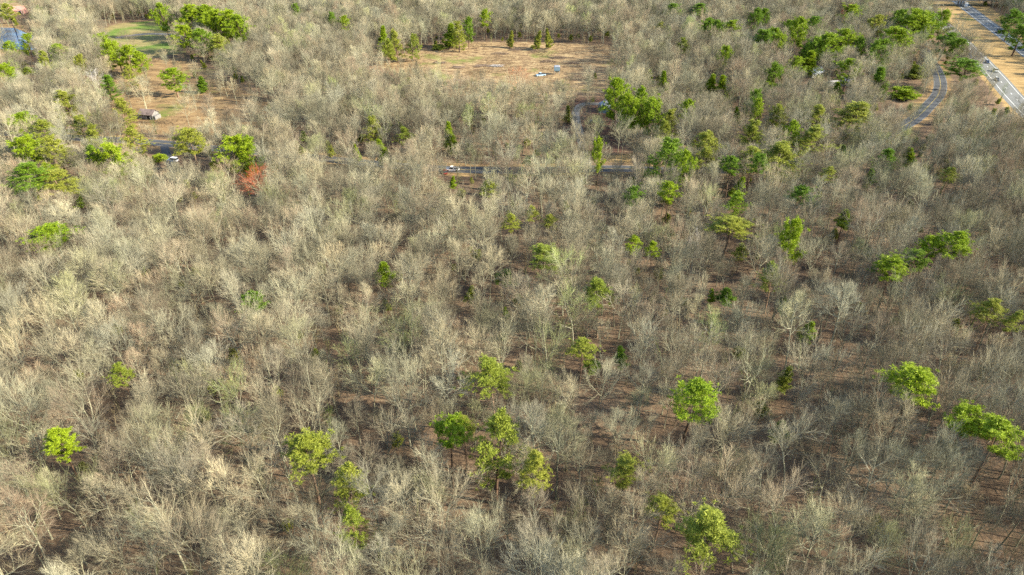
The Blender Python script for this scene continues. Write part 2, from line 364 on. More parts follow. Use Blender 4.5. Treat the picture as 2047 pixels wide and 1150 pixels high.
def gable(name, loc, rz, L, W, hw, hr, wallm, roofm, label, cat, openings, over=0.4):
    """gabled building, ridge along its x axis; openings: (side, position along, z0, width, height, door?)"""
    root = tag(empty(name, loc, rz), label, cat); BUILD_SPOTS.append((loc[0], loc[1], max(L, W) * 0.5 + 2.0))
    a, b_ = L / 2, W / 2
    mb = MB(); mb.add([(-a,-b_,0),(a,-b_,0),(a,b_,0),(-a,b_,0),(-a,-b_,hw),(a,-b_,hw),(a,b_,hw),(-a,b_,hw),(-a,0,hr),(a,0,hr)],
                      [(0,1,5,4),(2,3,7,6),(1,2,6,9,5),(3,0,4,8,7)])
    mb.build('wall', wallm, root)
    s = (hr - hw) / b_; t = 0.16; rf = MB()
    for sg in (-1, 1):
        y0 = sg * (b_ + over); z0 = hr - s * (b_ + over)
        rf.add([(-a-over, y0, z0+.03), (a+over, y0, z0+.03), (a+over, 0, hr+.03), (-a-over, 0, hr+.03), (-a-over, y0, z0+t), (a+over, y0, z0+t), (a+over, 0, hr+t), (-a-over, 0, hr+t)],
               [(0,1,2,3),(4,5,6,7),(0,1,5,4),(1,2,6,5),(2,3,7,6),(3,0,4,7)])
    rf.build('roof', roofm, root)
    for (side, p, z0, w, h, door) in openings:
        mb = MB()
        if side == 'f': mb.box(p-w/2, p+w/2, -b_-.05, -b_-.006, z0, z0+h)
        elif side == 'r': mb.box(a+.006, a+.05, p-w/2, p+w/2, z0, z0+h)
        else: mb.box(-a-.05, -a-.006, p-w/2, p+w/2, z0, z0+h)
        o = mb.build('door' if door else 'window', M['dark'] if door else M['glass'], root)
        fr = MB()
        if side == 'f':
            fr.box(p-w/2-.12, p-w/2, -b_-.07, -b_-.004, z0, z0+h); fr.box(p+w/2, p+w/2+.12, -b_-.07, -b_-.004, z0, z0+h); fr.box(p-w/2-.12, p+w/2+.12, -b_-.07, -b_-.004, z0+h, z0+h+.12)
            fr.build('frame', M['white'], o)
    return root
bp_ = at(300, 236)
barn = gable('old_barn', bp_, R(-14), 7.2, 5.0, 2.7, 4.3, M['old_wood'], M['tin'], 'weathered grey barn with a patched rusty tin roof in the meadow', 'barn', [('f', -2.0, 1.2, 0.9, 1.0, False), ('f', 1.4, 0, 2.0, 2.1, True)], 0.6)
MB().box(3.61, 4.9, -2.2, 2.0, 0.0, 1.8).build('lean_to', M['old_wood'], barn)
h1 = at(1626, 152); gable('house', h1, R(25), 9, 6.5, 2.7, 4.8, M['siding'], M['shingle'], 'house with bluish grey roof behind bare trees, upper right', 'house', [('f', -2.8, 1, 1.3, 1.2, False), ('f', 2.8, 1, 1.3, 1.2, False), ('f', 0, 0, 1, 2.1, True)])
h2 = at(1692, 170); gable('house', h2, R(-18), 7, 5.5, 2.6, 4.3, M['siding'], M['shingle2'], 'smaller slate roofed house right of the bluish roofed house', 'house', [('f', -2, 1, 1.3, 1.2, False), ('f', 1.8, 0, 1, 2.1, True)])
h3 = at(1208, 222); gable('shed', h3, R(80), 8, 5.5, 2.8, 4.4, M['bluetin'], M['shingle'], 'shaded blue-grey shed behind a bare tree beside the driveway', 'shed', [('f', 0, 0, 2.4, 2.3, True)])
h4 = at(37, 27); gable('house', h4, R(10), 11, 8, 3.0, 5.6, M['pink'], M['pink'], 'tiny pink brick house beyond the pond, left top corner', 'house', [('f', -2.5, 1, 1.6, 1.3, False), ('f', 3, 0, 2.4, 2.2, True)])
h5 = at(1664, 171); gable('trailer', h5, R(8), 6, 2.4, 2.3, 2.6, M['siding'], M['plank'], 'pale flat trailer between the two grey roofed houses', 'trailer', [('f', 0.5, 0.9, 1.2, 0.9, False)], 0.1)
# bridge over the highway at the top right
br = tag(empty('road_bridge', (402, 634, 0)), 'concrete road bridge across the highway at the top edge', 'bridge')
MB().box(-92, 92, -6, 6, 5.9, 6.5).build('deck', M['concrete'], br)
for y in (-4.5, -1.5, 1.5, 4.5): MB().box(-91.9, 91.9, y-.3, y+.3, 4.6, 5.895).build('girder', M['concrete'], br)
for y in (-5.85, 5.85): MB().box(-92, 92, y-.15, y+.15, 6.503, 7.5).build('parapet', M['concrete'], br)
for x in (-62, -16, 26):
    for y in (-4, 0, 4): MB().tube([(x, y, 0), (x, y, 4.0)], 0.5, 10).build('pier_column', M['concrete'], br)
    MB().box(x-.7, x+.7, -5.6, 5.6, 4.003, 4.597).build('pier_cap', M['concrete'], br)

# ------------------------------------------------------------------ cars
def car(kind, X, Y, rz, paint, label, z=0.03):
    L, W, H = dict(sedan=(4.7, 1.85, 1.45), suv=(4.9, 1.95, 1.8), pickup=(5.7, 2.0, 1.85), truck=(8.5, 2.5, 3.2))[kind]
    root = tag(empty('box_truck' if kind == 'truck' else kind if kind == 'pickup' else 'car', (X, Y, z), rz), label, 'truck' if kind in ('truck', 'pickup') else 'car')
    pm = M.get(paint)
    if not pm:
        c = dict(white=(0.75, 0.75, 0.73), silver=(0.5, 0.5, 0.5), navy=(0.02, 0.035, 0.09), black=(0.02, 0.02, 0.022), red=(0.35, 0.03, 0.025), grey=(0.12, 0.125, 0.13), lightblue=(0.38, 0.52, 0.62))[paint]
        pm = M[paint] = plain(paint + '_car_paint', c, 0.28, 0.5, 0.0, 0.03)
    a, w = L / 2, W / 2
    def prof(pts, w0, w1, zt):                        # side profile loft across the width; the roof is narrower
        rings = []
        for s in (-1, 1): rings.append([(x, s * (w0 if zz < zt else w1), zz) for x, zz in pts])
        return rings
    zb = 0.55 * H if kind != 'truck' else 1.0
    body = MB().loft(prof([(-a, .38), (-a+.12, .25), (a-.15, .25), (a, .42), (a-.04, zb*.82), (a-.25, zb*.92), (a*.42, zb), (-a+.15, zb), (-a, zb*.8)], w, w, 9)); body.build('body', pm, root)
    if kind == 'sedan': cab = [(-a*.78, zb+.003), (a*.44, zb+.003), (a*.12, H*.97), (-a*.12, H), (-a*.48, H*.96)]
    elif kind == 'suv': cab = [(-a*.96, zb+.003), (a*.44, zb+.003), (a*.16, H*.97), (-a*.2, H), (-a*.86, H*.96)]
    elif kind == 'pickup': cab = [(-a*.12, zb+.003), (a*.48, zb+.003), (a*.26, H*.97), (a*.05, H), (-a*.08, H*.96)]
    else: cab = [(a*.55, zb+.003), (a*.97, zb+.003), (a*.9, 2.1), (a*.6, 2.35), (a*.55, 2.35)]
    hm = max(q[1] for q in cab); MB().loft(prof(cab, w*.95, w*.78, hm*.9)).build('window_band', M['glass'], root)
    xs = [q[0] for q in cab if q[1] > hm*.9]; MB().box(min(xs)-.05, max(xs)+.05, -w*.79, w*.79, hm-.03, hm+.05).build('roof', pm, root)
    if kind == 'truck': MB().box(-a+.05, a*.5, -w, w, 1.003, H).build('cargo_box', M['white'], root)
    if kind == 'pickup': MB().box(-a+.2, -a*.15, -w*.85, w*.85, zb+.003, zb+.02).build('bed', M['dark'], root)
    for sx in (-.62, .62):
        for sy in (-1, 1): MB().tube([(sx*a, sy*(w-.22), .34), (sx*a, sy*(w+.02), .34)], .34, 12).build('wheel', M['rubber'], root)
    for sy in (-1, 1):
        MB().box(a-.06, a+.015, sy*w*.72-.2, sy*w*.72+.2, .56, .74).build('headlight', M['white'], root)
        MB().box(-a-.015, -a+.06, sy*w*.75-.16, sy*w*.75+.16, .6, .8).build('taillight', M['tail'], root)
    return root
M['tail'] = plain('tail_lens', (0.35, 0.02, 0.02), 0.3, 0.5)
def lane(L, x, y, off, away):
    X, Y, _ = at(x, y); k = int(np.argmin(np.hypot(L[:, 0]-X, L[:, 1]-Y))); k = min(max(k, 1), len(L)-2)
    A, B = L[k-1], L[k+1]; T = (B-A) / np.linalg.norm(B-A); p = A + T * ((np.array([X, Y])-A) @ T) + off * np.array([T[1], -T[0]])
    return p[0], p[1], math.atan2(T[1], T[0]) + (0 if away else math.pi)
for (L, x, y, off, away, kind, paint, label) in [
    (HWY_N, 1900, 51, -1.85, False, 'suv', 'silver', 'silver car farthest up the near carriageway'),
    (HWY_N, 1914, 60, 1.85, False, 'sedan', 'black', 'dark car just behind the farthest silver car'),
    (HWY_N, 1939, 87, 1.85, False, 'sedan', 'white', 'white car by the highway pines on the near carriageway'),
    (HWY_N, 1975, 126, 1.85, False, 'sedan', 'navy', 'dark blue car ahead of the white car in the near lanes'),
    (HWY_N, 1997, 144, 1.85, False, 'suv', 'white', 'white car with a dark shadow, middle of three on the near carriageway'),
    (HWY_N, 2003, 162, -1.85, False, 'sedan', 'grey', 'grey car nearest the camera on the highway'),
    (HWY_F, 1927, 13, 0.0, True, 'truck', 'white', 'white box truck in the shade below the bridge'),
    (HWY_F, 1939, 22, -1.85, True, 'sedan', 'silver', 'shaded silver car behind the white box truck'),
    (HWY_F, 1993, 61, 1.85, True, 'sedan', 'black', 'black car in tree shade on the far carriageway'),
    (HWY_F, 1988, 66, -1.85, True, 'sedan', 'navy', 'dark car beside the black car on the far carriageway'),
    (HWY_F, 2043, 101, 1.85, True, 'suv', 'black', 'dark car at the right edge on the far carriageway')]:
    car(kind, *lane(L, x, y, off, away), paint, label)
car('suv', *at(346, 323)[:2], R(165), 'white', 'white car parked by the short asphalt drive, left', 0.045)
car('pickup', *lane(FRONT, 908, 334, -1.6, True), 'white', 'white pickup on the country road behind bare branches', 0.04)
car('sedan', *at(889, 346)[:2], R(100), 'red', 'red car parked just below the country road', 0.02)
car('pickup', *at(1081, 152)[:2], R(200), 'lightblue', 'pale blue pickup standing in the clearing', 0.02)
car('sedan', *at(1184, 246)[:2], R(20), 'black', 'black car in the shaded yard beside the driveway', 0.02)
# hopper in the clearing
hp = tag(empty('feed_hopper', at(1113, 149)), 'blue-grey feed hopper on legs in the clearing', 'hopper')
MB().box(-1.7, 1.7, -1.5, 1.5, 2.6, 4.6).build('bin', M['bluetin'], hp)
MB().loft([[(-.4,-.4,1.2),(.4,-.4,1.2),(.4,.4,1.2),(-.4,.4,1.2)], [(-1.68,-1.48,2.597),(1.68,-1.48,2.597),(1.68,1.48,2.597),(-1.68,1.48,2.597)]]).build('funnel', M['bluetin'], hp)
MB().loft([[(-1.8,-1.6,4.603),(1.8,-1.6,4.603),(1.8,1.6,4.603),(-1.8,1.6,4.603)], [(-1.2,-1.0,5.1),(1.2,-1.0,5.1),(1.2,1.0,5.1),(-1.2,1.0,5.1)]]).build('lid', M['steel'], hp)
for sx in (-1, 1):
    for sy in (-1, 1): MB().box(sx*1.6-.08, sx*1.6+.08, sy*1.4-.08, sy*1.4+.08, 0, 2.597).build('leg', M['steel'], hp)
# piles
def pile(name, x, y, n, L, dark, label, cat, part, seed):
    r = random.Random(seed); X, Y, _ = at(x, y); root = tag(empty(name, (X, Y, 0)), label, cat); BUILD_SPOTS.append((X, Y, 4))
    for i in range(n):
        a = r.uniform(-.35, .35); l = L * r.uniform(.3, .5); cx = r.uniform(-L*.35, L*.35); cy_ = r.uniform(-1.6, 1.6); z = .2 + r.uniform(0, .9) * (1 - abs(cy_) / 1.9)
        dx, dy, dz = math.cos(a)*l, math.sin(a)*l, r.uniform(-.25, .25)
        if part == 'log': MB().tube([(cx-dx, cy_-dy, max(.18, z-dz)), (cx, cy_, z), (cx+dx, cy_+dy, max(.18, z+dz))], [.2, .19, .15], 7).build('log', M['wood'], root)
        else:
            o = MB().box(-l, l, -.16, .16, -.03, .03).build('plank', M['plank'] if i % 4 else M['old_wood'], root); o.location = (cx, cy_, z); o.rotation_euler = (0, r.uniform(-.1, .1), a)
    return root
pile('log_pile', 966, 133, 16, 7, True, 'dark log pile in the clearing beside white planks', 'log pile', 'log', 1)
pile('plank_pile', 990, 133, 18, 7, False, 'heap of whitish planks right of the dark log pile', 'plank pile', 'plank', 2)
pile('log_pile', 880, 127, 12, 6, True, 'small log pile at the left of the clearing', 'log pile', 'log', 3)
pile('log_pile', 917, 136, 12, 6, True, 'log pile between the left log pile and the white planks', 'log pile', 'log', 4)
pile('plank_pile', 962, 192, 14, 5, False, 'scattered pale boards among the trees below the clearing', 'plank pile', 'plank', 5)
pile('plank_pile', 1070, 190, 12, 4, False, 'pale scrap boards below the orange budding tree', 'plank pile', 'plank', 6)
M['brush'] = plain('dead_brush', (0.20, 0.15, 0.115), 0.95, 0.1, 0, 0.35, 0.8)
def mound(x, y, rx, ry, h, label, seed):
    r = np.random.default_rng(seed); X, Y, _ = at(x, y); n = 700
    a = r.uniform(0, 6.28, n); q = np.sqrt(r.random(n)); p = np.c_[q*rx*np.cos(a), q*ry*np.sin(a), (1-q*q)*h*r.random(n)]
    d = unit(np.c_[r.normal(0, 1, (n, 2)), r.uniform(0.05, 1.0, n)])
    V_, T_ = spikes(p, d, r.uniform(.5, 1.3, n), np.full(n, .035), 0)
    o = bpy.data.objects.new('brush_pile', make_mesh('brush_pile', V_, [T_], [M['brush']])); col.objects.link(o); o.location = (X, Y, 0); tag(o, label, 'brush pile', 'brush piles in the clearing')
MOUNDS = [(1030, 101, 5, 3, 1.6, 'grey brush mound left of the green strip at the field head'), (1078, 104, 6, 3, 1.8, 'long dark brush mound near the top of the clearing'), (1116, 117, 5, 3, 1.5, 'dark brush mound above the blue-grey hopper'),
          (1095, 124, 5, 3, 1.2, 'low brown brush mound left of the hopper'), (1150, 158, 7, 5, 1.6, 'wide brown brush heap below the hopper'), (1145, 128, 4, 2, 1.2, 'small brush mound right of the hopper'), (1000, 108, 6, 3, 1.0, 'flat brush mound in the middle of the clearing')]

# white rail fence at the bottom of the clearing
A = np.array(at(908, 162)[:2]); B = np.array(at(982, 177)[:2]); D = B - A; n = 9
fe = tag(empty('rail_fence', (A[0], A[1], 0), math.atan2(D[1], D[0])), 'thin white rail fence behind bare trees below the clearing', 'fence'); Lf = float(np.linalg.norm(D))
for i in range(n): MB().box(i*Lf/(n-1)-.07, i*Lf/(n-1)+.07, -.07, .07, 0, 1.5).build('post', M['white'], fe)
for z in (.5, 1.2): MB().box(0, Lf, -.1, -.073, z, z+.18).build('rail', M['white'], fe)
# sign beyond the highway
sg = tag(empty('road_sign', at(2004, 53), R(-14)), 'small green road sign on the verge beyond the highway', 'sign')
MB().box(-1.5, 1.5, -.03, .03, 1.9, 3.7).build('panel', M['sign'], sg)
for x in (-1, 1): MB().box(x-.06, x+.06, .033, .15, 0, 3.5).build('post', M['steel'], sg)
# power line near the right edge
PA, PB = at(1955, 352), at(2130, 318)
ends = []
rzp = math.atan2(PB[1]-PA[1], PB[0]-PA[0])
for P, lb in ((PA, 'wooden power pole hidden among bare trees near the right edge'), (PB, 'wooden power pole beyond the right edge')):
    po = tag(empty('power_pole', P, rzp), lb, 'pole'); MB().tube([(0, 0, 0), (0, 0, 10.5)], [.17, .11], 8).build('post', M['pole'], po); MB().box(-.06, .06, -1.2, 1.2, 9.6, 9.75).build('crossarm', M['pole'], po)
for s, lb in ((-1, 'nearer power wire crossing above the trees, right edge'), (1, 'farther power wire crossing above the trees, right edge')):
    nx, ny = -math.sin(rzp) * s * 1.1, math.cos(rzp) * s * 1.1
    pts = [(PA[0]+(PB[0]-PA[0])*t+nx, PA[1]+(PB[1]-PA[1])*t+ny, 9.8 - 4*0.9*t*(1-t)) for t in [q/12 for q in range(13)]]
    w_ = MB().tube([tuple(Vector(p)-Vector(pts[0])) for p in pts], 0.025, 4).build('power_wire', M['pole']); w_.location = pts[0]; tag(w_, lb, 'wire', 'power wires')

# ------------------------------------------------------------------ tree growing (all branches of a level at once)
def unit(a): return a / np.maximum(np.linalg.norm(a, axis=-1, keepdims=True), 1e-9)
def grow(r, p0, d0, L, nseg, trop, wig):
    n = len(p0); pts = np.zeros((n, nseg+1, 3)); pts[:, 0] = p0; d = unit(d0.copy())
    for k in range(nseg):
        d = unit(d + r.normal(0, wig, (n, 3)) + np.array([0, 0, trop]))
        pts[:, k+1] = pts[:, k] + d * (L / nseg)[:, None]
    return pts
def spawn(r, pts, L, rad, per, t0, t1, ang0, ang1):
    """children along each parent: positions, directions, parameter t, parent length, parent radius there"""
    n, s1, _ = pts.shape; s = s1 - 1
    t = t0 + (t1 - t0) * (np.arange(per)[None] + r.random((n, per))) / per
    x = np.clip(t * s, 0, s - 1e-4); i = x.astype(int); f = (x - i)[..., None]
    row = np.arange(n)[:, None]
    p = pts[row, i] * (1-f) + pts[row, i+1] * f; tan = unit(pts[row, i+1] - pts[row, i])
    ref = np.where(np.abs(tan[..., 2:3]) > 0.9, np.array([1.0, 0, 0]), np.array([0, 0, 1.0]))
    u = unit(np.cross(tan, ref)); w = np.cross(tan, u)
    az = (np.arange(per)[None] * 2.4 + r.random((n, 1)) * 6.28 + r.normal(0, 0.5, (n, per)))[..., None]
    ang = (ang0 + (ang1 - ang0) * (t - t0) / max(t1 - t0, 1e-6) + r.normal(0, 0.12, t.shape))[..., None]
    d = np.cos(ang) * tan + np.sin(ang) * (np.cos(az) * u + np.sin(az) * w)
    rr = (rad[row, i] * (1-f[..., 0]) + rad[row, i+1] * f[..., 0])
    return p.reshape(-1, 3), d.reshape(-1, 3), t.ravel(), np.repeat(L, per), rr.ravel()
def tubes(pts, rad, k, base):
    n, s1, _ = pts.shape
    tan = unit(np.gradient(pts, axis=1)); ref = np.where(np.abs(tan[:, :1, 2:3]) > 0.9, np.array([1.0, 0, 0]), np.array([0, 0, 1.0]))
    u = unit(np.cross(tan, np.broadcast_to(ref, tan.shape))); w = np.cross(tan, u)
    a = np.arange(k) * 2 * np.pi / k
    ring = pts[:, :, None] + rad[:, :, None, None] * (np.cos(a)[:, None] * u[:, :, None] + np.sin(a)[:, None] * w[:, :, None])
    V = ring.reshape(-1, 3)
    idx = base + np.arange(n * s1 * k).reshape(n, s1, k); nx = np.roll(idx, -1, 2)
    Q = np.stack([idx[:, :-1], nx[:, :-1], nx[:, 1:], idx[:, 1:]], -1).reshape(-1, 4)
    return V, Q
def spikes(p, d, L, r0, base):
    """thin three sided twigs"""
    n = len(p); ref = np.where(np.abs(d[:, 2:3]) > 0.9, np.array([1.0, 0, 0]), np.array([0, 0, 1.0]))
    u = unit(np.cross(d, ref)); w = np.cross(d, u)
    q = np.arange(3) * 2.0944
    ring = p[:, None] + r0[:, None, None] * (np.cos(q)[:, None] * u[:, None] + np.sin(q)[:, None] * w[:, None])
    V = np.concatenate([ring, (p + d * L[:, None])[:, None]], 1).reshape(-1, 3)
    i = base + np.arange(n)[:, None] * 4
    T = np.stack([i + [0, 1, 3], i + [1, 2, 3], i + [2, 0, 3]], 1).reshape(-1, 3)
    return V, T

for i, a_ in enumerate(MOUNDS): mound(*a_, 900 + i)
def bare_tree(seed, H, spread, bole, nl, form):
    """-> ((V, faces) of trunk and limbs, (V, faces) of the twigs), about H high"""
    r = np.random.default_rng(seed)
    r0 = 0.0095 * H + 0.03
    # trunk
    if form == 'leader':
        tp = grow(r, np.zeros((1, 3)), np.array([[r.normal(0, .03), r.normal(0, .03), 1.0]]), np.array([H * 0.93]), 9, 0.06, 0.035)
    elif form == 'fork':
        tp = grow(r, np.zeros((1, 3)), np.array([[r.normal(0, .04), r.normal(0, .04), 1.0]]), np.array([H * (bole + 0.12)]), 6, 0.05, 0.03)
    else:
        tp = grow(r, np.zeros((1, 3)), np.array([[r.normal(0, .05), r.normal(0, .05), 1.0]]), np.array([H * 0.74]), 8, 0.05, 0.06)
    s1 = tp.shape[1]
    tr = r0 * np.linspace(1, 0.32 if form != 'fork' else 0.6, s1)[None]; tr[0, 0] *= 1.3
    tL = np.linalg.norm(np.diff(tp, axis=1), axis=-1).sum(1)
    Vs, Qs, base = [], [], 0
    def put(p, rd, k):
        nonlocal base
        v, q = tubes(p, rd, k, base); Vs.append(v); Qs.append(q); base += len(v)
    put(tp, tr, 6)
    # limbs
    zf = tp[0, -1, 2] / H
    t0 = min(bole / zf, 0.8)
    if form == 'leader': p, d, t, Lp, rr = spawn(r, tp, tL, tr, nl + 4, t0, 0.97, 1.05, 0.5)
    elif form == 'fork': p, d, t, Lp, rr = spawn(r, tp, tL, tr, nl - 1, t0, 1.0, 0.90, 0.34)
    else: p, d, t, Lp, rr = spawn(r, tp, tL, tr, nl + 1, t0, 1.0, 1.05, 0.42)
    cz = H * (0.5 + 0.5 * bole); rv = H - cz; q0 = p - [0, 0, cz]; dd = unit(d + [0, 0, 0.22]); S = np.array([1 / spread, 1 / spread, 1 / rv])
    A_ = ((dd * S) ** 2).sum(1); B_ = (q0 * S * dd * S).sum(1); C_ = ((q0 * S) ** 2).sum(1) - 1
    L1 = (-B_ + np.sqrt(np.maximum(B_ * B_ - A_ * C_, 0.01))) / A_ * r.uniform(0.80, 1.02, len(p))
    L1 = np.clip(L1, 0.14 * H, 0.62 * H)
    lp = grow(r, p, d, L1, 7, 0.06, 0.12)
    r1 = np.minimum(rr * 0.75, 0.016 * L1 + 0.03)
    lr = r1[:, None] * np.linspace(1, 0.22, 8)[None]
    put(lp, lr, 5)
    # branches
    p, d, t, Lp, rr = spawn(r, lp, L1, lr, 9, 0.14, 0.98, 0.78, 0.42)
    L2 = Lp * (0.62 - 0.30 * t) * r.uniform(0.7, 1.25, len(p))
    bp = grow(r, p, d, L2, 4, 0.05, 0.12)
    br = np.maximum(rr * 0.66, 0.028)[:, None] * np.linspace(1, 0.35, 5)[None]
    put(bp, br, 4)
    # twigs
    Wv, Wq, Wt, wb = [], [], [], 0
    p, d, t, Lp, rr = spawn(r, bp, L2, br, 6, 0.14, 1.0, 0.66, 0.36)
    L3 = np.clip(Lp * (0.72 - 0.2 * t), 0.6, 2.6) * r.uniform(0.7, 1.25, len(p))
    wp = grow(r, p, d, L3, 2, 0.04, 0.10)
    wr = np.full((len(p), 1), 0.0165) * np.array([[1.1, 0.8, 0.5]])
    v, q = tubes(wp, wr, 3, wb); Wv.append(v); Wq.append(q); wb += len(v)
    p, d, t, Lp, rr = spawn(r, wp, L3, wr, 7, 0.10, 1.0, 0.58, 0.3)
    d = unit(d + np.array([0, 0, 0.15]) + r.normal(0, 0.1, d.shape))
    L4 = np.clip(Lp * 0.7, 0.4, 1.4) * r.uniform(0.7, 1.3, len(p))
    v, T = spikes(p, d, L4, np.full(len(p), 0.0095), wb); Wv.append(v); Wt.append(T); wb += len(v)
    return (np.concatenate(Vs), [np.concatenate(Qs)]), (np.concatenate(Wv), [np.concatenate(Wq), np.concatenate(Wt)])

lib = bpy.data.collections.new('forest_trees')            # sources for the far forest; not linked to the scene
BARE = []
specs = [(19, 6.2, .34, 7, 'oak'), (20, 5.2, .38, 8, 'leader'), (17, 6.6, .28, 7, 'oak'), (19, 6.0, .32, 7, 'fork'), (16, 5.8, .30, 7, 'oak'),
         (21, 4.6, .45, 7, 'leader'), (18, 7.0, .30, 8, 'oak'), (17.5, 5.8, .26, 7, 'fork'), (19.5, 6.6, .36, 8, 'oak'), (15, 4.4, .34, 6, 'leader'),
         (18, 6.2, .32, 7, 'fork'), (20, 6.8, .35, 7, 'oak'), (14, 3.6, .40, 5, 'leader'), (16, 7.0, .26, 6, 'oak'), (18.5, 5.0, .46, 6, 'oak'), (20.5, 5.4, .40, 6, 'fork')]
for i, sp in enumerate(specs):
    (tv, tf), (wv, wf) = bare_tree(100 + i, *sp)
    mt = make_mesh('trunk', tv, tf, [M['bark']], smooth=True); mw = make_mesh('crown', wv, wf, [M['twig']])
    whole = make_mesh('bare_tree', np.concatenate([tv, wv]), tf + [f + len(tv) for f in wf], [M['bark'], M['twig']], [0] * len(tf) + [1] * len(wf))
    o = bpy.data.objects.new('forest_tree_%02d' % i, whole); lib.objects.link(o)
    BARE.append(dict(trunk=mt, crown=mw, H=sp[0], R=sp[1]))
print('bare tree faces', [len(b_['trunk'].polygons) + len(b_['crown'].polygons) for b_ in BARE])

def sapling(seed, H):
    r = np.random.default_rng(seed)
    k = 1 + seed % 3
    tp = grow(r, r.normal(0, 0.15, (k, 3)) * [1, 1, 0], np.c_[r.normal(0, .22, (k, 2)), np.ones(k)], np.full(k, H * 0.9), 5, 0.08, 0.08)
    tr = np.full((k, 1), 0.012 * H) * np.linspace(1, .3, 6)[None]; tL = np.full(k, H * 0.9)
    v0, q0 = tubes(tp, tr, 4, 0)
    p, d, t, Lp, rr = spawn(r, tp, tL, tr, 10, 0.3, 1.0, 0.9, 0.5); L1 = Lp * (0.42 - 0.2 * t)
    lp = grow(r, p, d, L1, 3, 0.1, 0.12); lr = np.full((len(p), 1), 0.016) * np.array([[1, .8, .6, .4]])
    v1, q1 = tubes(lp, lr, 3, len(v0))
    p, d, t, Lp, rr = spawn(r, lp, L1, lr, 9, 0.1, 1.0, 0.8, 0.5)
    v2, t2 = spikes(p, d, Lp * 0.5 * r.uniform(.6, 1.3, len(p)), np.full(len(p), 0.012), len(v0) + len(v1))
    return make_mesh('sapling', np.concatenate([v0, v1, v2]), [np.concatenate([q0, q1]), t2], [M['sapling']])
lib_s = bpy.data.collections.new('undergrowth_plants')
for i in range(6):
    o = bpy.data.objects.new('undergrowth_%02d' % i, sapling(300 + i, [4.5, 6, 7.5, 9, 3.0, 8][i])); lib_s.objects.link(o)

LEAFY = 6
# ------------------------------------------------------------------ evergreens: unit trees (crown 1 wide; height 1)
def blades(r, c, n, size, base, flat=0.35):
    """tufts of needle blades round each centre"""
    m_ = len(c); d = unit(r.normal(0, 1, (m_, n, 3)) + [0, 0, flat]); p = np.repeat(c[:, None], n, 1) + d * (size * 0.25)[:, None, None]
    L = size[:, None, None] * r.uniform(0.6, 1.15, (m_, n, 1)); s = unit(np.cross(d, r.normal(0, 1, d.shape))) * L * r.uniform(0.09, 0.16, (m_, n, 1))
    a = p + s; b_ = p - s; e = p + d * L
    V = np.stack([a, b_, e], 2).reshape(-1, 3)
    T = base + np.arange(m_ * n * 3).reshape(-1, 3)
    return V, T
def evergreen(seed, kind):
    """metric tree with H=20 (cedar 10, bush 4); returned with its crown radius and crown base"""
    r = np.random.default_rng(seed)
    H = dict(pine=20, loose=20, cedar=11, bush=4)[kind]
    cb = dict(pine=0.50, loose=0.34, cedar=0.10, bush=0.05)[kind]; W = dict(pine=3.6, loose=3.8, cedar=2.0, bush=2.2)[kind]
    tp = grow(r, np.zeros((1, 3)), np.array([[r.normal(0, .04), r.normal(0, .04), 1.0]]), np.array([H * 0.97]), 8, 0.08, 0.025)
    tr = (0.011 * H + 0.02) * np.linspace(1, 0.15, 9)[None]; tL = np.array([H * 0.97])
    per = dict(pine=30, loose=36, cedar=46, bush=26)[kind]
    p, d, t, Lp, rr = spawn(r, tp, tL, tr, per, cb, 0.985, 1.35 if kind != 'bush' else 0.9, 0.55)
    s = (t - cb) / (1 - cb)
    if kind == 'pine': prof = np.sqrt(np.clip(1 - (2 * np.clip(s, 0, 1) * 0.86 - 0.62) ** 2, 0.05, 1)) * np.where(s < 0.12, 0.7, 1)
    elif kind == 'loose': prof = np.clip(1.08 - 0.75 * s, 0.2, 1) * np.where(s < 0.18, 0.7, 1)
    elif kind == 'cedar': prof = np.clip(1.05 - 0.9 * s, 0.12, 1) * np.where(s < 0.1, 0.75, 1)
    else: prof = np.clip(1.0 - 0.4 * s, 0.3, 1)
    L1 = W * prof * r.uniform(0.62, 1.18, len(p))
    bp = grow(r, p, d, L1, 4, 0.10, 0.07); br = np.maximum(rr * 0.35, 0.02)[:, None] * np.linspace(1, .3, 5)[None]
    v0, q0 = tubes(tp, tr, 6, 0); v1, q1 = tubes(bp, br, 4, len(v0))
    nb = dict(pine=8, loose=9, cedar=6, bush=6)[kind]
    p2, d2, t2, Lp2, rr2 = spawn(r, bp, L1, br, nb, 0.35 if kind != 'cedar' else 0.2, 1.0, 1.0, 0.5)
    L2 = Lp2 * 0.34 * r.uniform(0.4, 1.5, len(p2)); c = p2 + unit(d2 * [1, 1, 0.6]) * L2[:, None]
    c2 = p2 + unit(d2 * [1, 1, 0.4] + r.normal(0, .5, d2.shape)) * L2[:, None] * 0.5
    keep = r.random(len(c2)) < dict(pine=0.9, loose=0.65, cedar=1, bush=1)[kind]
    c = np.concatenate([c, c2[keep], bp[:, -1]])
    size = dict(pine=0.46, loose=0.40, cedar=0.38, bush=0.38)[kind] * r.uniform(0.6, 1.35, len(c))
    v2, t2_ = blades(r, c, dict(pine=30, loose=22, cedar=34, bush=34)[kind], size, 0, 0.45)
    mt = make_mesh('trunk', np.concatenate([v0, v1]), [np.concatenate([q0, q1])], [M['pine_bark']], smooth=True)
    mc = make_mesh('crown', v2, [t2_], [M['b']])
    rad = np.percentile(np.linalg.norm(v2[:, :2], axis=1), 93)
    return dict(trunk=mt, crown=mc, H=v2[:, 2].max(), R=rad, cb=np.percentile(v2[:, 2], 4))
EV = {k: [evergreen(500 + 17 * j + i, k) for i in range(n)] for j, (k, n) in enumerate([('pine', 5), ('loose', 5), ('cedar', 4), ('bush', 2)])}

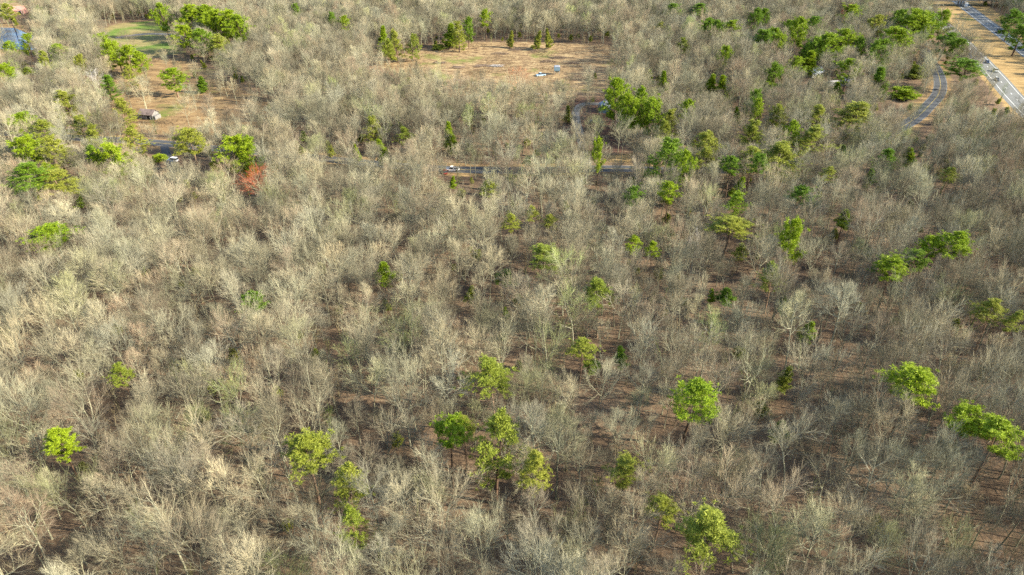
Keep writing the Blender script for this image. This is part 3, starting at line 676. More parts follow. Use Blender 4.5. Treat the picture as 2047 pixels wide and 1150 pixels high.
for i in range(2):                                         # leafy shrubs for the undergrowth
    v = EV['bush'][i]; wm = v['crown'].copy(); wm.materials.clear(); wm.materials.append(M['o']); lib_s.objects.link(bpy.data.objects.new('undergrowth_%02d' % (LEAFY + i), wm))
for i in range(3):                                         # a few pines for the far mass: same meshes, trunk and crown in one
    v = EV['pine'][i]; n0 = len(v['trunk'].vertices)
    def arr(me):
        V_ = np.zeros(len(me.vertices) * 3, np.float32); me.vertices.foreach_get('co', V_); return V_.reshape(-1, 3)
    tq = np.array([list(p.vertices) for p in v['trunk'].polygons]); ct = np.array([list(p.vertices) for p in v['crown'].polygons])
    wm = make_mesh('forest_pine', np.concatenate([arr(v['trunk']), arr(v['crown'])]), [tq, ct + n0], [M['pine_bark'], M['d']], [0, 1])
    lib.objects.link(bpy.data.objects.new('forest_tree_%02d' % (len(BARE) + i), wm))
# x, y of the crown's top in the photo, crown width and height in photo pixels, kind, colour, real height (0 = usual), label
G1, G2, G3, G4 = 'pine clump behind the pond lawn', 'pines beside the gravel driveway', 'evergreens along the clearing edge', 'pines beside the highway'
EVERGREENS = [
 # bottom rows
 (990,833,92,140,'loose','y',22,'tall yellow-green pine with bare reddish trunk at bottom centre'),
 (898,842,62,46,'pine','b',17,'round bright green pine left of the tall yellow-green pine'),
 (928,828,42,50,'loose','o',15,'thin olive pine squeezed behind the round bright green pine'),
 (612,880,86,72,'pine','o',18,'broad dense olive pine, bottom left of centre'),
 (685,930,64,84,'loose','o',18,'leafy olive pine right below the broad dense olive pine'),
 (700,1020,56,92,'loose','y',18,'slender yellow-olive pine touching the bottom edge'),
 (1070,897,54,80,'loose','o',18,'narrow olive pine right of the tall yellow-green pine'),
 (1250,918,60,52,'loose','o',13,'faint olive sapling pine half hidden by bare branches'),
 (1323,988,56,60,'loose','o',14,'small drooping olive pine near the bottom edge'),
 (1440,1025,104,100,'loose','o',20,'wide ragged olive pine right of centre, bottom edge'),
 (1388,748,92,94,'loose','b',19,'big lime green pine above the wide ragged olive pine'),
 (1930,808,68,66,'pine','b',18,'bright pine, left of the pair at the right edge'),
 (2008,830,88,76,'pine','b',19,'flat topped bright pine cut by the right edge'),
 (1838,727,88,72,'pine','b',20,'large rounded bright green pine, lower right'),
 (1567,840,30,40,'cedar','y',9,'pale green sapling among bare trees, lower right'),
 (110,852,58,42,'pine','b',17,'lone lime green pine near the left bottom corner'),
 (235,722,36,46,'loose','y',15,'lone yellowish pine, left side, lower half'),
 (985,712,74,82,'loose','y',20,'pale olive pine in the centre, lower half'),
 (1163,672,46,46,'loose','o',16,'faded olive pine right of centre'),
 (1184,720,28,18,'bush','b',5,'tiny bright green bush below the faded olive pine'),
 (1245,698,26,28,'cedar','d',9,'small dark cedar right of the faded olive pine'),
 (627,690,16,20,'cedar','y',7,'tiny pale green sapling in the brown gap'),
 # middle rows
 (766,522,32,48,'cedar','b',14,'lone bright conical cedar left of centre'),
 (495,578,44,40,'pine','d',16,'lone deep green pine, left middle'),
 (100,446,78,30,'pine','b',17,'wide flat bright pine near the left edge'),
 (935,570,20,32,'cedar','o',8,'dim green sapling at the middle of the picture'),
 (1010,536,32,26,'cedar','d',9,'low dark cedar at the centre of the picture'),
 (1015,612,14,20,'cedar','b',7,'tiny vivid green seedling at the centre'),
 (1087,485,58,50,'loose','y',17,'lime and olive pine right of the low dark cedar'),
 (1203,553,54,60,'loose','y',18,'ragged lime green pine, centre right'),
 (1270,472,32,34,'loose','b',14,'left one of two small lime pines'),
 (1307,480,26,34,'loose','b',13,'right one of two small lime pines'),
 (1473,383,42,46,'loose','b',17,'bright loose pine above a dim olive pine'),
 (1460,430,72,44,'loose','o',15,'dim wide olive pine in the right middle'),
 (1455,575,30,26,'cedar','d',9,'dark low cedar in the shaded gap'),
 (1427,578,16,26,'cedar','b',8,'thin bright sapling beside the dark low cedar'),
 (1485,483,26,36,'loose','o',10,'faint green sapling under pale bare trees'),
 (1600,425,50,106,'pine','b',22,'very tall narrow bright pine, right middle'),
 (1694,416,26,34,'cedar','b',12,'small bright cedar right of the very tall pine'),
 (1552,522,42,62,'loose','y',16,'yellow-green pine below the very tall narrow pine'),
 (1580,590,24,42,'cedar','b',11,'thin lime cedar below the yellow-green pine'),
 (1614,642,28,26,'cedar','b',10,'little lime cedar left of the brown gap'),
 (1862,465,46,36,'pine','b',19,'left one of two tall pines with feathery tops'),
 (1910,458,54,54,'pine','b',21,'right one of two tall pines with feathery tops'),
 (1838,497,44,26,'pine','d',17,'low pine below the two feathery topped pines'),
 (1788,515,62,32,'pine','b',17,'spreading flat pine left of the feathery topped pair'),
 (1995,595,50,36,'loose','o',16,'olive pine near the right edge, middle height'),
 (2035,620,34,32,'loose','o',15,'olive pine cut by the right edge'),
 (1570,735,30,48,'cedar','o',9,'faint green sapling left of the large rounded pine'),
 (1067,408,26,22,'loose','o',13,'small olive top left of a twin'),
 (1100,424,30,26,'loose','o',13,'small olive top right of its twin'),
 (1020,424,32,28,'loose','o',14,'small olive pine among grey trees, upper centre'),
 (150,390,18,22,'cedar','b',9,'little bright cedar under the olive pines, left'),
 # around the country road
 (1508,288,40,34,'loose','o',17,'olive crown left of the wide dark olive pine'),
 (1334,234,30,34,'loose','o',16,'dim olive crown above the big spreading dark green pine'),
 (1410,294,36,36,'loose','o',16,'dim olive crown left of the dark green pine'),
 (1640,205,34,34,'loose','o',17,'dim olive crown left of the very broad olive crown'),
 (1560,205,26,30,'pine','o',17,'olive pine below the stacked bright pine tops'),
 (1660,330,30,30,'loose','o',15,'faint olive crown left of the small shaded cedar'),
 (1900,330,30,30,'loose','o',14,'faint olive crown near the power wires'),
 (975,354,38,36,'loose','o',16,'olive pine just below the country road'),
 (902,351,14,24,'cedar','b',8,'thin green sapling by the red parked car'),
 (1055,311,16,18,'cedar','b',6,'small green cedar on the far road verge'),
 (1343,357,38,42,'pine','b',18,'bright pine below the big dark pine'),
 (1271,369,34,38,'pine','d',17,'dark round pine left of the bright pine below the road'),
 (1325,270,64,78,'loose','d',22,'big spreading dark green pine over the road'),
 (1372,292,30,50,'pine','b',20,'bright pine right behind the big dark pine'),
 (1200,267,26,46,'pine','b',18,'slim bright pine standing at the road by the driveway'),
 (1466,306,38,36,'pine','d',17,'dark green pine right of the big dark pine'),
 (1476,350,24,42,'cedar','b',12,'bright narrow cedar below the dark green pine'),
 (1525,305,34,40,'pine','d',18,'deep green pine beside the wide olive crown'),
 (1562,280,62,54,'loose','o',18,'wide dark olive pine in the right upper middle'),
 (1605,365,46,30,'pine','d',17,'flat dark pine above the very tall narrow pine'),
 (1832,290,24,30,'cedar','b',11,'single bright cedar below the road bend'),
 (1776,290,34,34,'loose','d',14,'dark olive pine left of the single bright cedar'),
 (1689,283,24,30,'cedar','d',11,'shaded cedar among bare trees, right upper middle'),
 (1748,338,20,24,'cedar','d',10,'small shaded cedar right of the shaded cedar'),
 (1623,250,52,40,'loose','o',17,'olive pine mass right of the bright narrow top'),
 (1585,238,26,30,'pine','b',18,'bright narrow pine top above the wide dark olive pine'),
 (1706,195,72,58,'loose','o',19,'very broad olive crown below the two grey houses'),
 (1417,255,56,52,'loose','o',18,'broad olive pine right of the driveway pines'),
 (1514,235,42,52,'loose','o',17,'olive pine between the broad olive pine and the road bend'),
 (1337,213,32,44,'loose','o',16,'olive pine right beside the driveway pines'),
 (1377,192,24,28,'pine','b',18,'bright round pine top right of the driveway pines'),
 (1480,213,14,20,'cedar','b',9,'tiny bright cedar in the grey wood, upper right'),
 (1518,194,20,28,'pine','b',17,'lower one of two stacked bright pine tops'),
 (1520,174,22,20,'pine','d',18,'upper one of two stacked bright pine tops'),
 (1332,136,20,46,'cedar','b',15,'tall thin bright cedar above the driveway pines'),
 (1299,140,16,18,'cedar','b',9,'small bright cedar at the clearing corner'),
 (1420,141,22,36,'cedar','b',14,'left one of two bright cedars in the grey wood'),
 (1445,147,22,34,'cedar','b',14,'right one of two bright cedars in the grey wood'),
 (1448,86,22,34,'pine','b',18,'single bright pine top in the grey wood, upper right'),
 (1370,73,20,22,'loose','y',14,'pale green top in the grey wood'),
 # driveway clump
 (1233,154,44,88,'pine','b',22,'tallest bright pine by the driveway, leftmost of the clump'),
 (1258,180,34,60,'pine','b',19,'second pine from the left in the driveway clump'),
 (1281,166,34,66,'loose','b',20,'paler pine at the back of the driveway clump'),
 (1271,200,30,40,'pine','b',16,'low bright pine at the front of the driveway clump'),
 (1304,190,42,72,'pine','b',19,'rightmost bright pine of the driveway clump'),
 (1135,208,14,32,'cedar','o',9,'thin olive cedar at the left of the driveway'),
 (903,237,24,46,'cedar','b',14,'leaning bright cedar above the country road, centre'),
 (769,275,26,36,'cedar','b',13,'bright egg shaped cedar left of the leaning cedar'),
 (740,228,36,40,'loose','o',15,'pale olive pine above the egg shaped cedar'),
 (811,250,30,26,'loose','y',12,'faint yellow-green pine right of the pale olive pine'),
 (599,280,18,18,'cedar','b',8,'small round cedar, left upper middle'),
 (658,276,16,22,'cedar','o',8,'small olive cedar between two green ones'),
 (712,282,14,24,'cedar','b',9,'small upright cedar left of the egg shaped cedar'),
 (604,260,14,14,'cedar','b',8,'tiny cedar top at the meadow corner'),
 # clearing edge and far wood
 (759,50,24,66,'cedar','b',18,'leftmost tall evergreen at the clearing edge'),
 (773,74,26,40,'pine','y',14,'short bright pine in front of the clearing edge trees'),
 (790,54,28,58,'loose','o',18,'olive pine third along the clearing edge'),
 (820,64,28,44,'loose','y',15,'yellow-green pine standing apart at the clearing edge'),
 (897,46,30,46,'cedar','b',15,'left bright spruce-shaped tree at the clearing corner'),
 (916,40,28,48,'loose','o',17,'middle olive tree at the clearing corner'),
 (935,28,20,42,'pine','d',19,'tall dark pine at the clearing corner'),
 (971,14,20,22,'pine','b',19,'bright pine top over the far wood'),
 (1018,58,13,28,'cedar','o',11,'dark small cedar in front of the far wood'),
 (1071,59,16,28,'cedar','o',12,'left one of two narrow cedars at the field head'),
 (1099,54,13,30,'cedar','o',13,'right one of two narrow cedars at the field head'),
 (877,87,20,10,'bush','y',3,'low green bush at the clearing corner'),
 (689,27,20,16,'pine','b',18,'bright crown alone in the far grey wood'),
 (661,20,16,14,'pine','d',18,'smaller dark crown in the far grey wood'),
 (592,3,16,12,'pine','d',17,'green crown at the top edge, left of centre'),
 (1344,2,26,12,'pine','d',18,'green crown at the top edge, right of centre'),
 (1321,40,16,18,'loose','o',15,'olive crown right of the clearing'),
 (1395,2,34,12,'loose','d',18,'second green crown along the top edge'),
 # upper right
 (1424,32,30,28,'pine','d',18,'left crown of a green trio in the far wood'),
 (1438,38,24,22,'pine','d',17,'middle crown of a green trio in the far wood'),
 (1459,36,34,26,'loose','b',17,'right crown of a green trio in the far wood'),
 (1511,12,24,34,'pine','d',19,'dark tall pine near the top edge, upper right'),
 (1530,12,22,40,'pine','d',18,'dark pine beside the dark tall pine'),
 (1526,54,36,30,'pine','d',18,'flat dark pine below two dark pines'),
 (1545,50,26,36,'pine','b',18,'bright pine left of the tall pine column'),
 (1562,63,26,28,'pine','b',17,'bright lower pine left of the tall pine column'),
 (1600,27,34,76,'pine','b',22,'tall pine column in the upper right wood'),
 (1578,36,20,20,'pine','d',18,'small dark crown left of the tall pine column'),
 (1627,29,26,24,'pine','d',18,'single round crown right of the tall pine column'),
 (1607,82,22,36,'cedar','b',14,'bright cedar below the tall pine column'),
 (1592,106,32,36,'pine','b',15,'bright pine left of the bluish roofed house'),
 (1622,98,28,40,'cedar','b',14,'bright cone-shaped pine behind the bluish roofed house'),
 (1552,120,28,34,'pine','d',17,'dark pine left of the bluish roofed house'),
 (1545,158,22,20,'cedar','b',10,'low bright cedar left of the bluish roofed house'),
 (1633,68,32,36,'pine','d',18,'dark pine at the left of a bright group of three'),
 (1658,58,48,54,'pine','b',20,'large bright pine, left of a group of three'),
 (1698,56,42,44,'pine','b',19,'large bright pine, middle of a group of three'),
 (1722,68,18,30,'pine','d',17,'slim pine at the right of a group of three'),
 (1786,48,52,50,'pine','b',21,'broad bright pine left of the road bend'),
 (1758,74,42,40,'pine','d',19,'darker pine in front of the broad bright pine'),
 (1713,3,34,30,'pine','b',20,'bright pine at the top edge, upper right'),
 (1752,24,30,34,'pine','o',19,'olive pine between the top edge and the broad pine'),
 (1703,112,38,48,'pine','b',16,'bright layered pine behind the small grey house'),
 (1677,161,18,18,'cedar','b',8,'little cedar left of the small grey house'),
 (1772,128,34,66,'cedar','d',17,'tall dark cone-shaped cedar left of the road bend'),
 (1834,128,26,46,'bush','y',7,'yellow-green thicket at the inside of the road bend'),
 (1814,172,38,38,'bush','b',6,'bright thicket below the yellow-green one at the bend'),
 (1809,14,34,34,'pine','d',20,'dark pine left of the pines beside the highway'),
 (1842,13,56,52,'pine','b',22,'biggest bright pine beside the highway'),
 (1866,22,40,46,'pine','d',20,'dark pine right against the biggest highway pine'),
 (1898,13,30,40,'pine','b',20,'bright pine nearest the highway median'),
 (1894,60,36,30,'pine','d',16,'dark pine above the country road bend'),
 (1922,72,28,30,'pine','d',15,'dark pine hanging over the highway edge'),
 (1940,118,54,26,'pine','d',15,'long dark pine below the highway edge'),
 # upper left
 (320,2,26,72,'pine','b',22,'leftmost tall pine of the clump behind the pond lawn'),
 (372,2,42,56,'pine','b',22,'tall second pine of the clump behind the pond lawn'),
 (402,4,40,52,'pine','b',21,'third pine along the clump behind the pond lawn'),
 (428,14,40,54,'pine','b',21,'fourth pine along the clump behind the pond lawn'),
 (452,17,42,62,'pine','b',21,'fifth pine along the clump behind the pond lawn'),
 (476,26,36,60,'pine','b',20,'rightmost pine of the clump behind the pond lawn'),
 (368,44,36,40,'pine','b',17,'low pine at the front left of the pond lawn clump'),
 (405,52,36,40,'pine','d',17,'low dark pine at the front of the pond lawn clump'),
 (435,66,44,34,'loose','o',15,'yellow olive pine at the front of the pond lawn clump'),
 (205,62,32,30,'pine','b',17,'uppermost of a slanting row of four pines by the pond'),
 (226,78,38,34,'pine','b',17,'second of a slanting row of four pines by the pond'),
 (247,84,36,36,'pine','b',16,'third of a slanting row of four pines by the pond'),
 (278,98,30,26,'pine','b',14,'lowest of a slanting row of four pines by the pond'),
 (341,132,38,42,'pine','b',14,'lone round pine standing in the brown meadow'),
 (396,148,18,28,'cedar','d',9,'dark cedar in the brown meadow right of the lone pine'),
 (233,192,40,42,'loose','o',13,'round olive pine left of the old barn'),
 (216,284,62,46,'pine','b',18,'wide bright pine left of the white parked car'),
 (182,284,24,34,'pine','d',17,'dark pine tucked against the wide bright pine'),
 (254,250,44,40,'loose','o',14,'thin olive pine between barn and road'),
 (376,256,48,36,'pine','o',16,'dense olive pine at the road below the meadow'),
 (452,267,52,54,'pine','b',18,'rounded bright pine beside the road, left of a paler one'),
 (487,272,40,50,'loose','b',17,'paler pine right of the rounded bright pine'),
 (315,306,26,16,'bush','b',3,'low bright bush by the white parked car'),
 (45,220,50,26,'pine','b',17,'bright flat pine at the left edge above olive ones'),
 (82,240,50,30,'loose','o',17,'olive pine below the bright flat pine, left edge'),
 (54,266,56,38,'pine','b',18,'bright pine in the left edge grove'),
 (104,270,52,44,'loose','o',18,'olive pine right in the left edge grove'),
 (94,322,26,34,'pine','b',13,'small bright pine low in the left edge grove'),
 (36,322,76,62,'loose','d',19,'large dark spreading pine at the left edge'),
 (116,340,80,50,'loose','o',15,'sprawling olive pine at the foot of the left grove'),
 (10,80,28,24,'pine','b',16,'bright pine against the pond at the left edge'),
 (45,62,26,28,'pine','b',16,'pine leaning over the pond'),
 (118,82,36,34,'pine','b',15,'pine on the pond shore, middle'),
 (158,104,24,28,'pine','o',14,'olive pine on the pond shore, right'),
 (87,98,26,40,'loose','o',15,'brownish olive pine on the pond shore'),
 (10,122,50,30,'pine','b',15,'bright pine low at the left edge below the pond'),
 (48,132,24,16,'bush','b',4,'bright bush below the pond'),
 (122,176,44,36,'loose','o',15,'olive pine in the left upper wood'),
 (209,144,36,32,'loose','d',13,'dull green pine above the round olive pine'),
 (256,128,28,30,'loose','o',13,'olive pine left of the lone meadow pine'),
 (152,228,42,30,'loose','o',15,'olive pine right of the left edge grove'),
 (176,248,36,40,'loose','o',15,'sloping olive pine above the dark tucked pine'),
 (10,2,28,22,'pine','o',18,'olive crown in the left top corner'),
 # beyond the highway
 (2032,14,34,44,'pine','d',19,'shaded pine on the slope right of the highway'),
 (2047,44,40,44,'pine','d',18,'shaded pine at the right edge beyond the highway'),
]
EV_DONE = []       # (X, Y, H, px x, px y centre, w, h, depth, label)
TREE_GROUPS = {'pine': 'pines in the bare wood', 'loose': 'olive pines in the bare wood', 'cedar': 'cedars in the bare wood', 'bush': 'green bushes'}
for i, (x, y, w, h, kind, hue, H, label) in enumerate(EVERGREENS):
    v = EV[kind][(i * 7 + 3) % len(EV[kind])]
    H = H * (1.14 if y < 420 and kind in ('pine', 'loose') else 1.05)
    X, Y, _ = at(x, y + 2, H); depth = px(X, Y, H * 0.7)[2]
    dep = math.atan2(CAM_H - H, Y)
    rad = 0.5 * w * depth / F_PX * (1.18 if y > 420 else 1.15 if y > 300 else 1.4 if (x > 1200 or 300 < x < 500) else 1.2)
    clen = max((0.34 if y > 300 else 0.48) * H, min(0.88 * H, (1.0 if y > 300 else 1.6) * (h * depth / F_PX - 2 * rad * math.sin(dep) * 0.35) / math.cos(dep)))
    Hf = 1.0; sz = H / v['H']; sxy = rad / v['R']
    root = empty({'pine': 'pine_tree', 'loose': 'pine_tree', 'cedar': 'cedar_tree', 'bush': 'evergreen_bush'}[kind], (X, Y, 0), random.uniform(0, 6.28))
    tag(root, label, {'pine': 'pine', 'loose': 'pine', 'cedar': 'cedar', 'bush': 'bush'}[kind], TREE_GROUPS[kind])
    t_ = bpy.data.objects.new('trunk', v['trunk']); col.objects.link(t_); t_.parent = root; t_.scale = (sxy, sxy, sz)
    c_ = bpy.data.objects.new('crown', v['crown']); col.objects.link(c_); c_.parent = root
    cs = clen / (v['H'] - v['cb']); cs = min(max(cs, 0.55 * sz), 1.5 * sz)
    c_.scale = (sxy, sxy, cs); c_.location = (0, 0, H - v['H'] * cs)
    c_.material_slots[0].link = 'OBJECT'; c_.material_slots[0].material = M[hue]
    EV_DONE.append((X, Y, H, x, y + h * 0.5, w, h, px(X, Y, H)[2], label, rad))

# ------------------------------------------------------------------ special bare trees: x, top y, height, crown width px, twig colour, variant, label
SPECIAL = [
 (510, 336, 17, 62, 'red_twig', 2, 'red budding maple', 'red budding maple with a domed crown, left upper middle'),
 (1035, 138, 17, 70, 'orange_twig', 6, 'orange budding maple', 'orange budding tree with dark forked limbs below the clearing'),
 (262, 300, 4.5, 22, 'red_twig', 4, 'pink tree', 'small pink budding tree beside the road near the wide bright pine'),
 (1052, 205, 16, 52, 'green_twig', 0, 'leafing tree', 'pale yellow-green leafing tree below the orange budding tree'),
 (1393, 468, 14, 34, 'snag', 3, 'dead tree', 'bleached white dead tree, right of centre'),
 (183, 140, 13, 44, 'snag', 7, 'dead tree', 'bleached dead tree on the slope by the pond'),
 (1705, 10, 16, 40, 'red_twig', 8, 'reddish tree', 'dull reddish tree at the top, behind the bright pines'),
 (275, 155, 16, 44, 'twig', 1, 'bare tree', 'tall bare tree right behind the old barn'),
 (287, 248, 13, 48, 'twig', 0, 'bare tree', 'bare tree between the old barn and the road'),
 (415, 285, 10, 74, 'twig', 4, 'bare tree', 'broad low bare tree right of the white parked car'),
]
SPECIAL_DONE = []
def bare(root_name, X, Y, H, wscale, var, rz, label, cat, group=None, twig=None):
    v = BARE[var]; s = H / v['H']
    root = empty(root_name, (X, Y, -0.05)); root.rotation_euler = rz if isinstance(rz, tuple) else (0, 0, rz); tag(root, label, cat, group)
    t_ = bpy.data.objects.new('trunk', v['trunk']); c_ = bpy.data.objects.new('crown', v['crown'])
    for o in (t_, c_): col.objects.link(o); o.parent = root; o.scale = (s * wscale, s * wscale, s)
    if twig:
        c_.material_slots[0].link = 'OBJECT'; c_.material_slots[0].material = M[twig]
        if twig == 'snag': t_.material_slots[0].link = 'OBJECT'; t_.material_slots[0].material = M[twig]
    return root
for (x, y, H, w, tw, var, cat, label) in SPECIAL:
    X, Y, _ = at(x, y, H); d = px(X, Y, H * .7)[2]; v = BARE[var]
    rad = 0.5 * w * d / F_PX; ws = max(0.6, min(1.5, rad / (v['R'] * H / v['H'])))
    bare('dead_tree' if tw == 'snag' else 'budding_tree' if tw not in ('twig',) else 'bare_tree', X, Y, H, ws, var, x * 0.37, label, cat.split()[-1], None, None if tw == 'twig' else tw)
    SPECIAL_DONE.append((X, Y, H, rad, x, y, w))

# ------------------------------------------------------------------ the bare wood: where trees stand
def dist_line(L, X, Y):
    a = L[:-1]; ab = L[1:] - a; p = np.array([X, Y])
    t = np.clip(((p - a) * ab).sum(1) / (ab * ab).sum(1), 0, 1)
    return np.linalg.norm(p - a - t[:, None] * ab, axis=1).min()
def hwy_side(X, Y):                                        # metres right of the near carriageway's centre line
    k = np.argmin(np.hypot(HWY_N[:, 0] - X, HWY_N[:, 1] - Y)); k = min(max(k, 1), len(HWY_N) - 2)
    T = HWY_N[k+1] - HWY_N[k-1]; T = T / np.linalg.norm(T); d = np.array([X, Y]) - HWY_N[k]
    return d[0] * T[1] - d[1] * T[0]
# open windows: photo rectangles that nearer trees must leave free (x0, y0, x1, y1, ground y of what is seen there, share kept free)
WINDOWS = [(282,212,320,240,238,1.0), (334,313,360,326,325,1.0), (1102,130,1122,146,150,1.0), (1070,140,1092,154,156,1.0), (875,120,1000,136,140,0.9),
           (745,88,1240,132,140,0.85), (1142,208,1195,285,295,0.65), (1198,306,1262,342,344,0.85), (885,330,1050,344,350,0.55), (300,278,352,298,300,0.7),
           (228,46,346,104,110,0.8), (0,58,50,96,104,1.0), (330,160,520,262,290,0.2), (250,232,330,275,280,0.6), (1614,136,1638,148,152,0.6), (1684,154,1704,168,172,0.5),
           (1850,112,1888,196,206,1.0), (1815,205,1866,248,254,0.7), (1890,10,2047,150,160,0.9), (1978,112,2047,205,216,1.0), (1866,44,1930,66,70,0.5),
           (24,18,52,30,34,0.9), (0,0,86,8,14,0.7), (1198,208,1218,220,226,0.5), (905,152,985,172,176,0.3)]
def blocked(X, Y, H, rad):
    xt, yt, dt = px(X, Y, H); xb, yb, db = px(X, Y, 0); ym = yt + 0.75 * (yb - yt); rp = rad * F_PX / dt * 0.8
    u = random.random()
    for (x0, y0, x1, y1, yg, share) in WINDOWS:
        if yb > yg - 3 and xt + rp > x0 and xt - rp < x1 and yt < y1 and ym > y0 and u < share: return True
    for (Xe, Ye, He, xe, ye, we, he, de, lab, re_) in EV_DONE:
        if (Xe - X) ** 2 + (Ye - Y) ** 2 < (re_ * 0.6 + rad * 0.3) ** 2: return True
        if dt < de and abs(xt - xe) < we * 0.40 + rp * (0.5 if ye > 420 else 0.7) and yt < ye + he * 0.25 and yb > ye and u < (0.92 if ye > 420 else 0.97): return True
    for (Xe, Ye, He, re_, xe, ye, we) in SPECIAL_DONE:
        if (Xe - X) ** 2 + (Ye - Y) ** 2 < (re_ * 0.7 + rad * 0.5) ** 2: return True
        if Y < Ye and abs(xt - xe) < we * 0.4 + rp * 0.7 and yt < ye + 0.35 * we and yb > ye and u < 0.8: return True
    return False
def density(X, Y):
    """0 = no trees, 1 = closed wood"""
    for bx, by, br_ in BUILD_SPOTS:
        if (bx-X)**2 + (by-Y)**2 < br_*br_: return 0.0
    if inpoly(CLEARING, X, Y): return 0.0 if px(X, Y)[1] < 160 else 0.32
    if inpoly(MEADOW, X, Y): return 0.12
    if inpoly(LAWN, X, Y) or inpoly(POND, X, Y) or inpoly(FARFIELD, X, Y): return 0.0
    if inpoly(YARD, X, Y): return 0.30
    if abs(Y) < 800 and X > 120:
        s = hwy_side(X, Y)
        if -8.5 < s < 48: return 0.0
    if dist_line(FRONT, X, Y) < (4.6 if X > 190 else 4.0): return 0.0
    if dist_line(DRIVE, X, Y) < 4: return 0.0
    return 1.0
def poisson(space, ymin, ymax, margin, r):
    cell = space / 1.4142; grid = {}; out = []
    n = int((ymax - ymin) * 1100 / space ** 2 * 4.0)
    ys = r.uniform(ymin, ymax, n); us = r.uniform(-1, 1, n)
    for Y, u in zip(ys, us):
        half = 0.74 * (Y * CP + CAM_H * SP) + margin
        if abs(u) * 560 > half + (40 if u > 0 else 0): continue
        X = u * 560
        i, j = int(X // cell), int(Y // cell); ok = True
        for a in range(i-2, i+3):
            for b_ in range(j-2, j+3):
                q = grid.get((a, b_))
                if q and (q[0]-X)**2 + (q[1]-Y)**2 < space*space: ok = False; break
            if not ok: break
        if ok: grid[(i, j)] = (X, Y); out.append((X, Y))
    return out
TREES = []
for X, Y in poisson(4.5, 40, 715, 25, rng):
    dn = density(X, Y)
    if random.random() > dn: continue
    var = random.randrange(len(BARE)); f = random.choice((0.6, 0.72, 0.8, 0.88, 0.94, 1.0, 1.05, 1.1)); H = BARE[var]['H'] * f
    if dn < 0.5: H *= 0.8
    ws = random.uniform(0.74, 0.98)
    if blocked(X, Y, H, BARE[var]['R'] * f * ws): continue
    TREES.append((X, Y, H, ws, var, (random.gauss(0, .05), random.gauss(0, .05), random.uniform(0, 6.28))))
for p_ in resample(FRONT, 2.0):                             # a hedge-like row of trees on the camera's side of the country road
    xp = px(p_[0], p_[1])[0]
    if 375 < xp < 1185 or 1262 < xp < 1805:
        X, Y = p_[0] + random.uniform(-1.5, 1.5), p_[1] - random.uniform(4.2, 9.5); var = random.randrange(len(BARE)); f = random.uniform(0.5, 0.9); H = BARE[var]['H'] * f
        if random.random() < (0.08 if 880 < xp < 1060 else 0.9) and not blocked(X, Y, H, BARE[var]['R'] * f * 0.8): TREES.append((X, Y, H, 1.0, var, (0.0, 0.0, random.uniform(0, 6.28))))
def shown(t):
    xt, yt, d = px(t[0], t[1], t[2] * 0.75)
    return d if (-10 < xt < 2057 and -10 < yt < 1160) else 1e9
TREES.sort(key=shown)
NEAR, FAR = TREES[:300], TREES[300:]
print('trees', len(TREES))

# the 300 that show largest: one thing each; their labels tell where they stand
LAND = [e for e in EV_DONE if e[4] > 560]
used = {}; ordn = ['nearest', 'second', 'third', 'fourth', 'fifth', 'sixth', 'seventh', 'eighth', 'ninth', 'tenth', 'eleventh', 'twelfth', 'thirteenth', 'fourteenth', 'fifteenth', 'sixteenth', 'seventeenth', 'eighteenth', 'nineteenth', 'twentieth', 'farthest', 'outermost', 'last']
todo = {}
for k, t in enumerate(NEAR):
    xt, yt, d = px(t[0], t[1], t[2] * 0.8)
    e = min(LAND, key=lambda e: (e[3] - xt) ** 2 + 1.3 * (e[4] - yt) ** 2)
    dx, dy = xt - e[3], yt - e[4]
    side = ('right of' if dx > 0 else 'left of') if abs(dx) > abs(dy) * 1.1 else ('below' if dy > 0 else 'above')
    todo.setdefault((e[8], side), []).append((dx * dx + dy * dy, k))
labels = {}
for (ref, side), L in todo.items():
    for q, (_, k) in enumerate(sorted(L)):
        labels[k] = '%s bare tree %s the %s' % (ordn[min(q, 22)], side, ref)
for k, (X, Y, H, ws, var, rz) in enumerate(NEAR):
    bare('bare_tree', X, Y, H, ws, var, rz, labels[k], 'tree', 'bare trees of the near wood')

